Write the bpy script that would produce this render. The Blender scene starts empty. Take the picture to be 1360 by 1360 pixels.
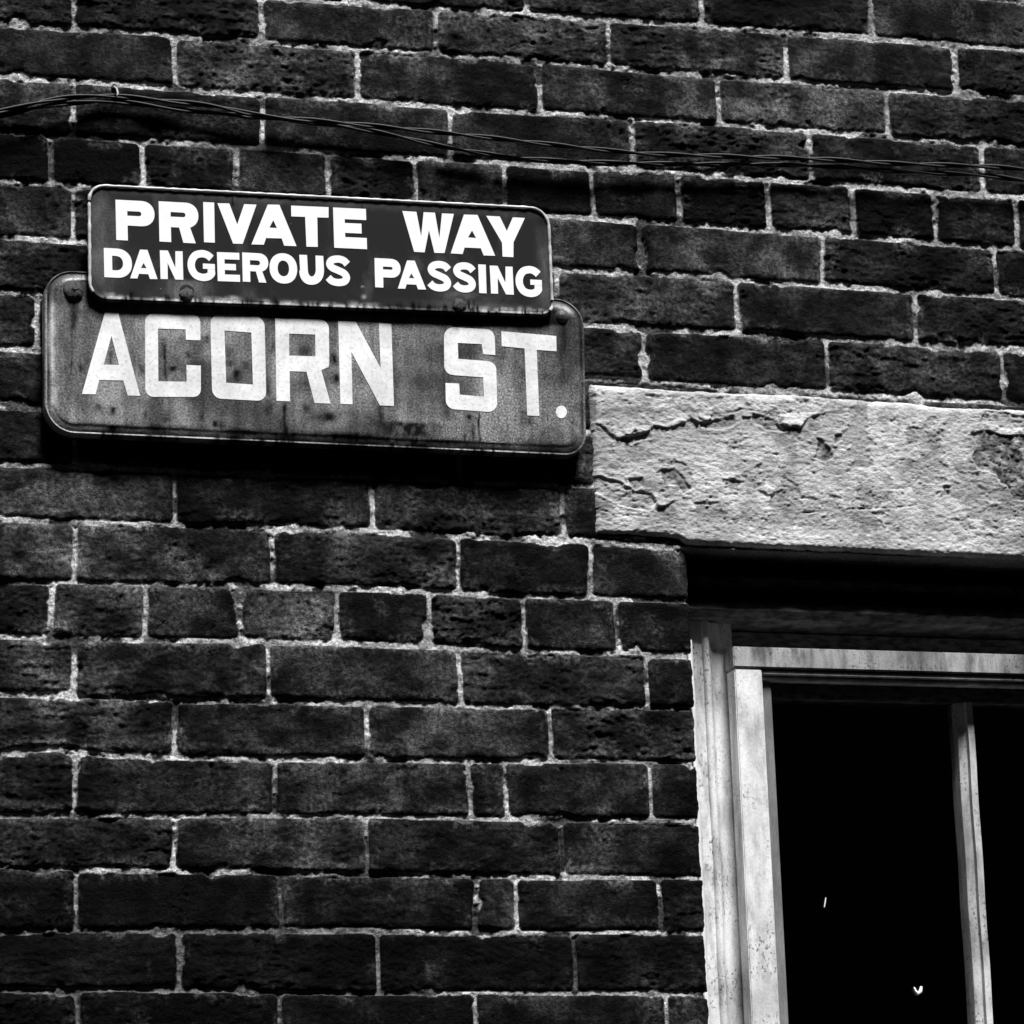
import bpy, bmesh, math, random
import numpy as np
from mathutils import Matrix, Vector
from mathutils.geometry import tessellate_polygon

random.seed(7)
scene = bpy.context.scene
COL = scene.collection

# ------------------------------------------------------------------ camera
YAW, PITCH, ROLL = 0.287038153, 0.250981090, -0.0348180629
FPX = 4847.66672                      # focal length for a 1360 px wide picture
GZ = 3.27                             # height of the top traced mortar bed above the ground
CX, CZ, CD = -1.12135235, -1.62066610 + GZ, 3.79874743


def cam_axes():
    cy, sy, cp, sp = math.cos(YAW), math.sin(YAW), math.cos(PITCH), math.sin(PITCH)
    cr, sr = math.cos(ROLL), math.sin(ROLL)
    f = np.array([sy * cp, cy * cp, sp])
    rt = np.array([cy, -sy, 0.0])
    up = np.cross(rt, f)
    return f, cr * rt + sr * up, -sr * rt + cr * up


FW, RT, UP = cam_axes()
cam_data = bpy.data.cameras.new('camera')
cam = bpy.data.objects.new('camera', cam_data)
COL.objects.link(cam)
scene.camera = cam
cam_data.sensor_width = 36.0
cam_data.lens = 36.0 * FPX / 1360.0
cam_data.clip_start = 0.05
cam_data.clip_end = 500.0
cam.matrix_world = Matrix(((RT[0], UP[0], -FW[0], CX), (RT[1], UP[1], -FW[1], -CD),
                           (RT[2], UP[2], -FW[2], CZ), (0, 0, 0, 1)))

# ------------------------------------------------------------------ light
SUN_EL, SUN_AZ = math.radians(63), math.radians(10)     # azimuth: to the right of straight in front of the wall
world = bpy.data.worlds.new('World')
scene.world = world
world.use_nodes = True
wn = world.node_tree
bg = wn.nodes['Background']
sky = wn.nodes.new('ShaderNodeTexSky')
sky.sky_type = 'NISHITA'
sky.sun_disc = False
sky.air_density = 0.6
sky.dust_density = 0.4
sky.sun_elevation = SUN_EL
sky.sun_rotation = math.pi - SUN_AZ
bw = wn.nodes.new('ShaderNodeRGBToBW')                  # black and white photograph
wn.links.new(sky.outputs[0], bw.inputs[0])
wn.links.new(bw.outputs[0], bg.inputs[0])
bg.inputs[1].default_value = 0.05
sd = bpy.data.lights.new('sun', 'SUN')
sd.energy = 5.0
sd.angle = math.radians(14)
sun = bpy.data.objects.new('sun', sd)
COL.objects.link(sun)
sdir = Vector((math.sin(SUN_AZ) * math.cos(SUN_EL), -math.cos(SUN_AZ) * math.cos(SUN_EL), math.sin(SUN_EL)))
sun.rotation_euler = sdir.to_track_quat('Z', 'Y').to_euler()
sun.location = sdir * 20
scene.view_settings.view_transform = 'Standard'
scene.view_settings.look = 'None'
scene.view_settings.gamma = 1
scene.view_settings.exposure = 0.72


# ------------------------------------------------------------------ helpers
def W(px, py, yy=0.0):
    """point of the photograph (1360 px) on the plane at depth yy behind the wall face -> (x, z)"""
    D = FW * FPX + RT * (px - 680.0) + UP * (680.0 - py)
    t = (CD + yy) / D[1]
    return CX + t * D[0], CZ + t * D[2]


_rng = np.random.default_rng(11)
LAT = _rng.random((256, 256)).astype(np.float32)


def vn(x, z, seed=0):
    x = x + seed * 17.37
    z = z + seed * 5.91
    xi = np.floor(x).astype(np.int64)
    zi = np.floor(z).astype(np.int64)
    fx = (x - xi).astype(np.float32)
    fz = (z - zi).astype(np.float32)
    fx = fx * fx * fx * (fx * (fx * 6 - 15) + 10)
    fz = fz * fz * fz * (fz * (fz * 6 - 15) + 10)
    x0, x1, z0, z1 = xi & 255, (xi + 1) & 255, zi & 255, (zi + 1) & 255
    a = LAT[x0, z0] * (1 - fx) + LAT[x1, z0] * fx
    b = LAT[x0, z1] * (1 - fx) + LAT[x1, z1] * fx
    return (a * (1 - fz) + b * fz) * 2 - 1


def fbm(x, z, sc, seed=0, oct=4, gain=0.5):
    o = 0
    amp, tot = 1.0, 0.0
    for i in range(oct):
        o = o + amp * vn(x / sc, z / sc, seed + i * 3)
        tot += amp
        amp *= gain
        sc /= 2.03
    return o / tot


def sstep(a, b, x):
    t = np.clip((x - a) / (b - a), 0, 1)
    return t * t * (3 - 2 * t)


def tag(o, label=None, cat=None, group=None, kind=None):
    if label: o['label'] = label
    if cat: o['category'] = cat
    if group: o['group'] = group
    if kind: o['kind'] = kind
    return o


def empty(name, loc):
    o = bpy.data.objects.new(name, None)
    o.empty_display_size = 0.05
    o.location = loc
    COL.objects.link(o)
    return o


def mk(name, verts, faces, mat=None, parent=None, loc=None, smooth=None):
    """verts in world space; loc (or the parent) is the origin they are stored relative to"""
    me = bpy.data.meshes.new(name)
    org = Vector(loc) if loc is not None else Vector((0, 0, 0))
    base = org
    if parent is not None:
        base = parent.location.copy()
        if parent.parent is not None:
            base += parent.parent.location
    me.from_pydata([tuple(Vector(v) - base) for v in verts], [], faces)
    bm = bmesh.new()
    bm.from_mesh(me)
    bmesh.ops.recalc_face_normals(bm, faces=bm.faces)
    bm.to_mesh(me)
    bm.free()
    if smooth is not None:
        for p in me.polygons: p.use_smooth = True
        me.set_sharp_from_angle(angle=math.radians(smooth))
    if mat: me.materials.append(mat)
    o = bpy.data.objects.new(name, me)
    COL.objects.link(o)
    if parent is not None:
        o.parent = parent
    else:
        o.location = org
    return o


class MB:
    def __init__(s):
        s.v, s.f = [], []

    def add(s, v, f):
        n = len(s.v)
        s.v += [tuple(p) for p in v]
        s.f += [tuple(i + n for i in q) for q in f]

    def box(s, x0, x1, y0, y1, z0, z1):
        s.add([(x0, y0, z0), (x1, y0, z0), (x1, y1, z0), (x0, y1, z0), (x0, y0, z1), (x1, y0, z1), (x1, y1, z1), (x0, y1, z1)],
              [(0, 1, 2, 3), (4, 5, 6, 7), (0, 1, 5, 4), (1, 2, 6, 5), (2, 3, 7, 6), (3, 0, 4, 7)])

    def tube(s, pts, r, n=8, cap=True):
        pts = [Vector(p) for p in pts]
        rings = []
        ref = Vector((0, 0, 1))
        for i, p in enumerate(pts):
            d = (pts[min(i + 1, len(pts) - 1)] - pts[max(i - 1, 0)]).normalized()
            u = d.cross(ref)
            if u.length < 1e-4: u = d.cross(Vector((0, 1, 0)))
            u.normalize()
            w = u.cross(d)
            rr = r(i) if callable(r) else r
            rings.append([p + u * (rr * math.cos(2 * math.pi * k / n)) + w * (rr * math.sin(2 * math.pi * k / n)) for k in range(n)])
        v = [q for rg in rings for q in rg]
        f = []
        for i in range(len(pts) - 1):
            for k in range(n):
                f.append((i * n + k, i * n + (k + 1) % n, (i + 1) * n + (k + 1) % n, (i + 1) * n + k))
        if cap:
            f.append(tuple(range(n)))
            f.append(tuple((len(pts) - 1) * n + k for k in range(n)))
        s.add(v, f)

    def sweep(s, prof, path_fn, ts):
        """open profile list of 2-tuples, path_fn(t, a, b) -> world point"""
        v, f = [], []
        m = len(prof)
        for t in ts:
            for a, b in prof: v.append(path_fn(t, a, b))
        for i in range(len(ts) - 1):
            for k in range(m - 1):
                f.append((i * m + k, i * m + k + 1, (i + 1) * m + k + 1, (i + 1) * m + k))
        s.add(v, f)

    def build(s, name, mat, parent=None, loc=None, smooth=None):
        return mk(name, s.v, s.f, mat, parent, loc, smooth)


def grid_mesh(name, X, Y, Z, keep, mat, attrs, parent=None, loc=(0, 0, 0)):
    """X, Y, Z arrays (nz, nx) in world space -> a mesh of quads, facing -Y"""
    nz, nx = X.shape
    idx = np.arange(nz * nx).reshape(nz, nx)
    q = np.stack([idx[:-1, :-1], idx[:-1, 1:], idx[1:, 1:], idx[1:, :-1]], -1)
    q = q[keep] if keep is not None else q.reshape(-1, 4)
    used = np.zeros(nz * nx, bool)
    used[q.ravel()] = True
    remap = np.cumsum(used) - 1
    q = remap[q]
    co = np.stack([X.ravel() - loc[0], Y.ravel() - loc[1], Z.ravel() - loc[2]], -1)[used].astype(np.float32)
    me = bpy.data.meshes.new(name)
    me.vertices.add(len(co))
    me.vertices.foreach_set('co', co.ravel())
    nf = len(q)
    me.loops.add(nf * 4)
    me.loops.foreach_set('vertex_index', q.ravel().astype(np.int32))
    me.polygons.add(nf)
    me.polygons.foreach_set('loop_start', np.arange(0, nf * 4, 4, dtype=np.int32))
    me.polygons.foreach_set('use_smooth', np.ones(nf, bool))
    for k, a in attrs.items():
        at = me.attributes.new(k, 'FLOAT', 'POINT')
        at.data.foreach_set('value', np.ascontiguousarray(a.ravel()[used], dtype=np.float32))
    me.update(calc_edges=True)
    me.validate()
    me.materials.append(mat)
    o = bpy.data.objects.new(name, me)
    COL.objects.link(o)
    o.location = loc
    if parent is not None: o.parent = parent
    return o


# ------------------------------------------------------------------ materials
class NT:
    def __init__(s, name, rough=0.8, spec=0.3):
        s.m = bpy.data.materials.new(name)
        s.m.use_nodes = True
        s.t = s.m.node_tree
        s.b = s.t.nodes['Principled BSDF']
        s.b.inputs['Roughness'].default_value = rough
        s.b.inputs['Specular IOR Level'].default_value = spec
        s.co = s.t.nodes.new('ShaderNodeTexCoord').outputs['Object']

    def n(s, t, **kw):
        o = s.t.nodes.new(t)
        for k, v in kw.items(): setattr(o, k, v)
        return o

    def link(s, a, b): s.t.links.new(a, b)

    def mapv(s, scale):
        m = s.n('ShaderNodeMapping')
        m.inputs['Scale'].default_value = scale
        s.link(s.co, m.inputs['Vector'])
        return m.outputs[0]

    def noise(s, scale, detail=4, rough=0.55, vec=None, dist=0.0):
        o = s.n('ShaderNodeTexNoise')
        o.inputs['Scale'].default_value = scale
        o.inputs['Detail'].default_value = detail
        o.inputs['Roughness'].default_value = rough
        o.inputs['Distortion'].default_value = dist
        s.link(vec if vec is not None else s.co, o.inputs['Vector'])
        return o.outputs['Fac']

    def voro(s, scale, feature='F1', vec=None, rnd=1.0):
        o = s.n('ShaderNodeTexVoronoi', feature=feature)
        o.inputs['Scale'].default_value = scale
        o.inputs['Randomness'].default_value = rnd
        s.link(vec if vec is not None else s.co, o.inputs['Vector'])
        return o.outputs['Distance']

    def ramp(s, fac, a, b, va=0.0, vb=1.0):
        o = s.n('ShaderNodeMapRange', interpolation_type='SMOOTHSTEP')
        s.link(fac, o.inputs['Value'])
        for i, v in zip(('From Min', 'From Max', 'To Min', 'To Max'), (a, b, va, vb)): o.inputs[i].default_value = v
        return o.outputs[0]

    def math(s, op, a, b=None, clamp=False):
        o = s.n('ShaderNodeMath', operation=op, use_clamp=clamp)
        for i, q in enumerate((a, b)):
            if q is None: continue
            if isinstance(q, (int, float)): o.inputs[i].default_value = q
            else: s.link(q, o.inputs[i])
        return o.outputs[0]

    def mix(s, fac, a, b):
        o = s.n('ShaderNodeMix', data_type='FLOAT')
        for i, q in zip((0, 2, 3), (fac, a, b)):
            if isinstance(q, (int, float)): o.inputs[i].default_value = q
            else: s.link(q, o.inputs[i])
        return o.outputs[0]

    def attr(s, name):
        return s.n('ShaderNodeAttribute', attribute_name=name).outputs['Fac']

    def sep(s):
        o = s.n('ShaderNodeSeparateXYZ')
        s.link(s.co, o.inputs[0])
        return o.outputs

    def out(s, val, bump=None, strength=0.5, dist=0.001, rough=None):
        s.link(val, s.b.inputs['Base Color'])
        if rough is not None: s.link(rough, s.b.inputs['Roughness'])
        if bump is not None:
            o = s.n('ShaderNodeBump')
            o.inputs['Strength'].default_value = strength
            o.inputs['Distance'].default_value = dist
            s.link(bump, o.inputs['Height'])
            s.link(o.outputs[0], s.b.inputs['Normal'])
        return s.m


def m_wall():
    t = NT('sooty_brick_and_lime_mortar', 0.85, 0.03)
    tone, brick, soot_shade, lime = t.attr('tone'), t.attr('brick'), t.attr('soot_shade'), t.attr('lime')
    n1 = t.noise(28, 5, 0.6)
    n2 = t.noise(210, 4, 0.65)
    n3 = t.noise(640, 3, 0.7)
    base = t.math('MULTIPLY', t.ramp(n1, 0.34, 0.68, 0.3, 1.9), t.ramp(n2, 0.32, 0.72, 0.4, 1.9))
    base = t.math('MULTIPLY', base, t.ramp(n3, 0.36, 0.68, 0.7, 1.35))
    base = t.math('MULTIPLY', base, t.math('MULTIPLY', t.math('MULTIPLY', tone, t.ramp(t.noise(9, 3, 0.5), 0.38, 0.64, 0.35, 2.0)), 0.0140))
    pits = t.ramp(t.voro(330), 0.10, 0.22, 0.35, 1.0)
    base = t.math('MULTIPLY', base, pits)
    base = t.math('ADD', base, t.math('MULTIPLY', lime, t.ramp(n2, 0.4, 0.7, 0.01, 0.15)))
    fl = t.math('MULTIPLY', t.ramp(t.noise(520, 2, 0.5, t.mapv((1, 1, 1.8))), 0.62, 0.72), t.ramp(t.noise(34, 4, 0.6), 0.48, 0.66))
    base = t.math('ADD', base, t.math('MULTIPLY', fl, 0.05))  # fine pale specks painted as glints on the brick
    g = t.ramp(t.noise(260, 4, 0.65), 0.34, 0.62, 0.30, 0.74)
    dirt = t.ramp(t.noise(16, 5, 0.65), 0.34, 0.58, 0.30, 1.05)
    mor = t.math('MULTIPLY', g, dirt)
    grit = t.ramp(t.noise(800, 2, 0.6), 0.36, 0.52, 0.5, 1.05)
    mor = t.math('MULTIPLY', mor, grit)
    col = t.mix(brick, mor, base)
    col = t.math('MULTIPLY', col, t.math('SUBTRACT', 1.0, t.math('MULTIPLY', soot_shade, t.mix(brick, 1.0, 0.75))))
    h = t.math('ADD', t.math('MULTIPLY', n2, 0.7), t.math('MULTIPLY', n3, 0.5))
    h = t.math('ADD', h, t.math('MULTIPLY', pits, 0.35))
    return t.out(col, h, 1.0, 0.0030, t.mix(brick, 0.9, t.ramp(n2, 0.3, 0.7, 0.42, 0.75)))


def m_lintel():
    t = NT('painted_stone', 0.8, 0.2)
    bare, dark = t.attr('bare'), t.attr('dark')
    st = t.mapv((1, 1, 2.6))
    n1 = t.noise(70, 5, 0.6, st)
    n2 = t.noise(320, 4, 0.65, st)
    n3 = t.noise(8, 4, 0.6)
    c = t.math('MULTIPLY', t.ramp(n1, 0.3, 0.7, 0.46, 0.64), t.ramp(n2, 0.3, 0.65, 0.62, 1.12))
    c = t.math('MULTIPLY', c, t.ramp(n3, 0.3, 0.7, 0.82, 1.08))
    b = t.ramp(n2, 0.3, 0.7, 0.20, 0.42)
    c = t.mix(bare, c, b)
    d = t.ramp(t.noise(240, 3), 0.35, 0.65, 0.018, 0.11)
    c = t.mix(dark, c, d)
    h = t.math('ADD', n2, t.math('MULTIPLY', t.noise(700, 3), 0.4))
    return t.out(c, h, 0.7, 0.0012)


def m_sign_lower():
    t = NT('weathered_grey_enamel', 0.38, 0.35)
    x, y, z = t.sep()
    cloud = t.noise(9, 5, 0.6)
    n = t.noise(420, 4, 0.7)
    cr = t.voro(300, 'DISTANCE_TO_EDGE')
    crack = t.ramp(cr, 0.0, 0.16, 0.45, 1.0)
    crackm = t.ramp(t.noise(7, 3), 0.42, 0.6)
    c = t.math('MULTIPLY', t.ramp(cloud, 0.38, 0.62, 0.045, 0.27), t.ramp(n, 0.34, 0.66, 0.5, 1.5))
    c = t.math('MULTIPLY', c, t.mix(crackm, 1.0, crack))
    streak = t.noise(60, 4, 0.6, t.mapv((1, 1, 0.06)))
    c = t.math('MULTIPLY', c, t.ramp(streak, 0.30, 0.62, 0.55, 1.12))
    spot = t.voro(150, 'F1', t.mapv((1, 1, 0.6)))
    sm = t.math('MULTIPLY', t.ramp(spot, 0.12, 0.22, 1.0, 0.0), t.ramp(t.noise(14, 3), 0.5, 0.6))
    c = t.mix(t.math('MULTIPLY', sm, 0.6), c, 0.012)
    c = t.mix(t.attr('chip_glint'), c, t.ramp(n, .3, .7, .45, .8))
    c = t.mix(t.attr('stain_shade'), c, 0.006)
    t.link(t.mix(t.attr('stain_shade'), 0.35, 0.04), t.b.inputs['Specular IOR Level'])
    return t.out(c, t.math('ADD', t.math('MULTIPLY', n, 0.4), t.math('MULTIPLY', cr, 0.8)), 0.25, 0.001,
                 t.ramp(n, 0.3, 0.7, 0.32, 0.55))


def m_sign_upper():
    t = NT('dark_enamel', 0.5, 0.15)
    cloud = t.noise(11, 5, 0.62, None, 0.6)
    sc = t.noise(30, 4, 0.6, t.mapv((1, 1, 0.35)))
    f = t.noise(600, 3, 0.6)
    c = t.math('ADD', t.ramp(cloud, 0.5, 0.75, 0.010, 0.045), t.ramp(sc, 0.55, 0.75, 0.0, 0.03))
    c = t.math('MULTIPLY', c, t.ramp(f, 0.3, 0.7, 0.8, 1.2))
    sp = t.ramp(t.voro(70), 0.05, 0.08, 1.0, 0.0)
    sp = t.math('MULTIPLY', sp, t.ramp(t.noise(20, 2), 0.55, 0.6))
    c = t.mix(t.math('MULTIPLY', sp, 0.5), c, 0.3)
    c = t.mix(t.attr('chip_glint'), c, t.ramp(f, .3, .7, .14, .42))
    c = t.mix(t.attr('stain_shade'), c, 0.003)
    t.link(t.mix(t.attr('stain_shade'), 0.15, 0.02), t.b.inputs['Specular IOR Level'])
    return t.out(c, f, 0.1, 0.0005)


def m_grey(name, v, rough=0.6, spec=0.3, var=0.25, scale=40, bump=0.2, stretch=(1, 1, 1)):
    t = NT(name, rough, spec)
    vec = t.mapv(stretch)
    n = t.noise(scale, 5, 0.62, vec)
    f = t.noise(scale * 12, 3, 0.6, vec)
    c = t.math('MULTIPLY', t.ramp(n, 0.3, 0.7, v * (1 - var), v * (1 + var)), t.ramp(f, 0.3, 0.7, 1 - var * 0.5, 1 + var * 0.3))
    return t.out(c, f, bump, 0.001)


def m_letter_old():
    t = NT('aged_white_enamel', 0.4, 0.3)
    n = t.noise(260, 4, 0.7)
    cl = t.noise(22, 4, 0.6)
    c = t.mix(t.ramp(n, 0.47, 0.70, 0.0, 0.6), 0.84, 0.44)
    c = t.math('MULTIPLY', c, t.ramp(cl, 0.35, 0.65, 0.80, 1.05))
    return t.out(c, n, 0.12, 0.0006)


def m_trim(name='weathered_white_paint', lo=0.42, hi=0.76, wear=.45):
    t = NT(name, 0.6, 0.3)
    n = t.noise(60, 5, 0.65, t.mapv((1, 1, 0.25)))
    sp = t.ramp(t.noise(330, 3, .6, t.mapv((1, 1, .7))), 0.36, 0.44, 0.25, 1.0)
    spm = t.ramp(t.noise(18, 4), 0.5 - wear * .2, 0.66)
    f = t.noise(380, 3)
    c = t.ramp(n, 0.3, 0.62, lo, hi)
    c = t.math('MULTIPLY', c, t.ramp(t.noise(7, 4, .6), .35, .62, 1 - wear, 1.05))
    c = t.math('MULTIPLY', c, t.mix(spm, 1.0, sp))
    c = t.math('MULTIPLY', c, t.ramp(f, 0.3, 0.7, 0.88, 1.05))
    return t.out(c, f, 0.2, 0.001)


def m_glass():
    m = bpy.data.materials.new('window_glass')
    m.use_nodes = True
    b = m.node_tree.nodes['Principled BSDF']
    b.inputs['Base Color'].default_value = (0.9, 0.9, 0.9, 1)
    b.inputs['Roughness'].default_value = 0.02
    b.inputs['Transmission Weight'].default_value = 1.0
    b.inputs['IOR'].default_value = 1.45
    return m


M = {
    'wall': m_wall(), 'lintel': m_lintel(), 'lower': m_sign_lower(), 'upper': m_sign_upper(),
    'white': m_grey('white_enamel', 0.86, 0.35, 0.3, 0.04, 60, 0.05),
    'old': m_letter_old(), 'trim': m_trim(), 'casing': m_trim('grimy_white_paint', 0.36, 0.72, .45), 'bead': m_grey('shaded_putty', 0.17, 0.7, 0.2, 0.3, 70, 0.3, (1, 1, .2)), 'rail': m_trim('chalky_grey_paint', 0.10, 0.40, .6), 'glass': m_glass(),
    'rim': m_grey('rim_highlight_enamel', 0.5, 0.4, 0.4, 0.35, 50, 0.2),
    'rust': m_grey('rusty_iron', 0.028, 0.45, 0.5, 0.85, 300, 0.8),
    'drip': m_grey('rust_run', 0.006, 0.55, 0.25, 0.3, 200, 0.3),
    'bare': m_grey('pale_chipped_enamel', 0.34, 0.5, 0.3, 0.5, 220, 0.3),
    'bare2': m_grey('worn_white_enamel', 0.62, 0.5, 0.3, 0.35, 120, 0.3),
    'cable': m_grey('black_cable_sheath', 0.005, 0.45, 0.25, 0.3, 300, 0.2),
    'clip': m_grey('pale_plastic', 0.36, 0.5, 0.3, 0.1, 80, 0.1),
    'shadetrim': m_grey('shaded_grimy_paint', 0.13, 0.7, 0.25, 0.75, 55, 0.5, (1, 1, 3)),  # grimy trim colour, darkened to put in the shade under the lintel
    'caulk': m_grey('white_caulk', 0.82, 0.6, 0.2, 0.06, 90, 0.4),
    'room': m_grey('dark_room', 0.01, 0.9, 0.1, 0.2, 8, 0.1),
    'stone': m_grey('cobbles', 0.06, 0.8, 0.2, 0.5, 9, 0.6),
    'boss': m_grey('scuffed_dark_enamel', 0.07, 0.45, 0.3, 0.4, 90, 0.2),
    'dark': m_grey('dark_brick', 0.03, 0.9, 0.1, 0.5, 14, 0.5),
}

# ------------------------------------------------------------------ brick wall: traced courses and joints
H = 0.0635
BEDS = {0: [(450, 2), (910, 32), (1360, 64)], 1: [(0, 32), (460, 62), (720, 81), (910, 98), (1360, 130)],
        2: [(0, 100), (460, 132), (910, 162), (1360, 194)], 3: [(0, 172), (460, 203), (910, 230), (1360, 262)],
        4: [(0, 239), (910, 297), (1360, 330)], 5: [(0, 315), (910, 365), (1360, 397)], 6: [(0, 387), (910, 438), (1360, 464)],
        7: [(0, 463), (790, 501), (910, 510), (1360, 537)], 8: [(0, 537), (60, 541)], 9: [(0, 616), (740, 644)],
        10: [(0, 689), (460, 704), (790, 720), (912, 727)], 11: [(0, 771), (460, 780), (700, 791), (910, 797)],
        12: [(0, 846), (460, 854), (700, 864), (910, 871)], 13: [(0, 922), (450, 933), (700, 938), (910, 940)],
        14: [(0, 1001), (70, 995), (150, 1004), (450, 1009), (700, 1010), (910, 1013)], 15: [(0, 1081), (450, 1083), (700, 1089), (910, 1090)],
        16: [(0, 1152), (450, 1160), (700, 1164), (910, 1167)], 17: [(0, 1237), (450, 1236), (700, 1239), (910, 1239)],
        18: [(0, 1314), (450, 1318), (700, 1320), (910, 1318)]}
JOINTS = {-1: [(460, -25), (698, 8), (932, 14), (1159, 22)],
          0: [(98, 15), (348, 20), (580, 30), (809, 50), (1044, 72), (1269, 90)],
          1: [(-10, 65), (232, 80), (475, 97), (717, 112), (955, 132), (1179, 147)],
          2: [(97, 140), (349, 155), (599, 175), (841, 195), (1078, 215), (1307, 232)],
          3: [(-55, 200), (68, 205), (191, 210), (314, 220), (436, 228), (553, 235), (671, 245), (788, 252), (903, 262), (1021, 272), (1133, 280), (1243, 289), (1350, 297)],
          4: [(98, 280), (355, 300), (607, 315), (852, 327), (1093, 345), (1323, 362)],
          5: [(-10, 350), (232, 365), (495, 378), (740, 390), (979, 402), (1216, 420)],
          6: [(50, 425), (355, 440), (612, 455), (856, 467), (1100, 485), (1333, 497)],
          7: [(-20, 500), (232, 510), (490, 530), (742, 540), (985, 555), (1225, 570)],
          8: [(100, 580), (360, 590), (610, 610), (855, 625), (1100, 640)],
          9: [(-15, 650), (233, 655), (494, 670), (748, 680), (1000, 690)],
          10: [(100, 730), (362, 742), (609, 750), (785, 757), (1010, 765)],
          11: [(-60, 805), (68, 808), (194, 810), (321, 815), (448, 818), (571, 823), (697, 828), (820, 835), (945, 840)],
          12: [(99, 885), (357, 893), (611, 898), (859, 905), (1100, 910)],
          13: [(-20, 962), (232, 967), (487, 970), (732, 975), (980, 980)],
          14: [(101, 1042), (365, 1047), (624, 1048), (672.5, 1048), (865, 1050), (1110, 1052)],
          15: [(-20, 1115), (232, 1118), (488, 1121), (747, 1126), (1000, 1130)],
          16: [(101, 1195), (374, 1199), (633, 1200), (686, 1201), (878, 1203), (1120, 1205)],
          17: [(-25, 1275), (239, 1276), (502, 1278), (764, 1279), (1015, 1280)],
          18: [(103, 1350), (372, 1350), (633, 1350), (885, 1350), (1130, 1350)]}


def axis(lo, a, b, hi, d, g=1.016, mx=0.014):
    core = list(np.arange(a, b, d))
    up, s = [b], d
    while up[-1] < hi:
        s = min(s * g, mx)
        up.append(up[-1] + s)
    dn, s = [a], d
    while dn[-1] > lo:
        s = min(s * g, mx)
        dn.append(dn[-1] - s)
    return np.array(sorted(dn[1:]) + core + up)


OX0 = W(922, 910)[0]                    # window opening
OX1 = OX0 + 0.90
OZ1 = W(912, 726)[1] - 0.001
OZ0 = OZ1 - 1.62

xs = axis(-1.7, -0.605, 0.70, 2.1, 0.0014)
zs = axis(0.02, GZ - 1.20, GZ + 0.085, GZ + 1.6, 0.0014)


def insert(a, v):
    i = np.argmin(abs(a - v))
    a[i] = v
    return a


insert(xs, OX0); insert(xs, OX1); insert(zs, OZ0); insert(zs, OZ1)
X, Z = np.meshgrid(xs, zs)
wx = X + 0.0016 * fbm(X, Z, 0.05, 1, 3) + 0.0007 * fbm(X, Z, 0.012, 2, 3)
wz = Z + 0.0013 * fbm(X, Z, 0.07, 4, 3) + 0.0007 * fbm(X, Z, 0.012, 5, 3)


def bedz(k, x):
    base = GZ - k * H
    if k in BEDS:
        pw = [W(*q) for q in BEDS[k]]
        return base + np.interp(x, [p[0] for p in pw], [p[1] - base for p in pw])
    return base + 0 * x


KMIN, KMAX = -27, 52
dist = np.full(X.shape, -0.01, np.float32)
bid = np.zeros(X.shape, np.int32)
below = bedz(KMIN, X)
jr = np.random.default_rng(5)
bcx = np.zeros_like(X); bcz = np.zeros_like(X)
for k in range(KMIN, KMAX):
    zt, zb = below, bedz(k + 1, X)
    below = zb
    m = (wz <= zt) & (wz > zb)
    if not m.any(): continue
    if k in JOINTS:
        jx = [W(*q)[0] for q in JOINTS[k]]
    else:
        jx = [(-0.1 if k % 2 else 0.02) + jr.uniform(-.012, .012)]
    head = k in (3, 11) or (k not in JOINTS and k % 8 == 3)
    st = 0.1095 if head else 0.2185
    jx = sorted(jx)
    while jx[0] > -2.0: jx.insert(0, jx[0] - st + jr.uniform(-.004, .004))
    while jx[-1] < 2.4: jx.append(jx[-1] + st + jr.uniform(-.004, .004))
    jx = np.array(jx)
    nj = len(jx)
    kf = 1.0 if k < 9 else (0.9 if k < 13 else 0.78)
    hj = 0.0027 * kf * jr.uniform(.65, 1.25, nj)
    ht = 0.0036 * kf * jr.uniform(.55, 1.2, nj)
    hb = 0.0033 * kf * jr.uniform(.4, 1.15, nj)
    tilt = jr.uniform(-.008, .008, nj)
    lean = jr.uniform(-.03, .03, nj)
    zc = (zt[m] + zb[m]) / 2
    xx = wx[m] + 0 * zc
    i = np.clip(np.searchsorted(jx, xx) - 1, 0, nj - 2)
    dz = wz[m] - zc
    xl = xx - jx[i] - lean[i] * dz
    xr = jx[i + 1] - xx + lean[i + 1] * dz
    a = np.minimum(xl - hj[i], xr - hj[i + 1])
    cxm = (jx[i] + jx[i + 1]) / 2
    tz = tilt[i] * (xx - cxm)
    b = np.minimum(zt[m] - wz[m] - ht[i] + tz, wz[m] - zb[m] - hb[i] - tz)
    r = 0.006
    d = np.where((a < r) & (b < r), r - np.hypot(r - a, r - b), np.minimum(a, b))
    dist[m] = d
    bid[m] = (k - KMIN) * 64 + i + 1
    bcx[m] = cxm; bcz[m] = zc
dist = dist + 0.0013 * fbm(X, Z, 0.011, 9, 4, .6) * np.clip(.75 + 1.3 * fbm(X, Z, .08, 8, 2), .25, 1.6) - 0.0028 * np.clip(fbm(X, Z, 0.03, 12, 4) - 0.25, 0, 1) * 4
tr = np.random.default_rng(21)
nb = int(bid.max()) + 2
tone_b = np.exp(tr.normal(0, 0.45, nb))
off_b = tr.normal(0, 0.0007, nb)
tx_b, tz_b = tr.normal(0, 0.006, nb), tr.normal(0, 0.012, nb)
rough_b = 0.25 + 1.25 * tr.random(nb) ** 1.3
ph_b = tr.uniform(-60, 60, nb)


def brick_at(px, py):
    x, z = W(px, py)
    return bid[np.argmin(abs(zs - z)), np.argmin(abs(xs - x))]


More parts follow.
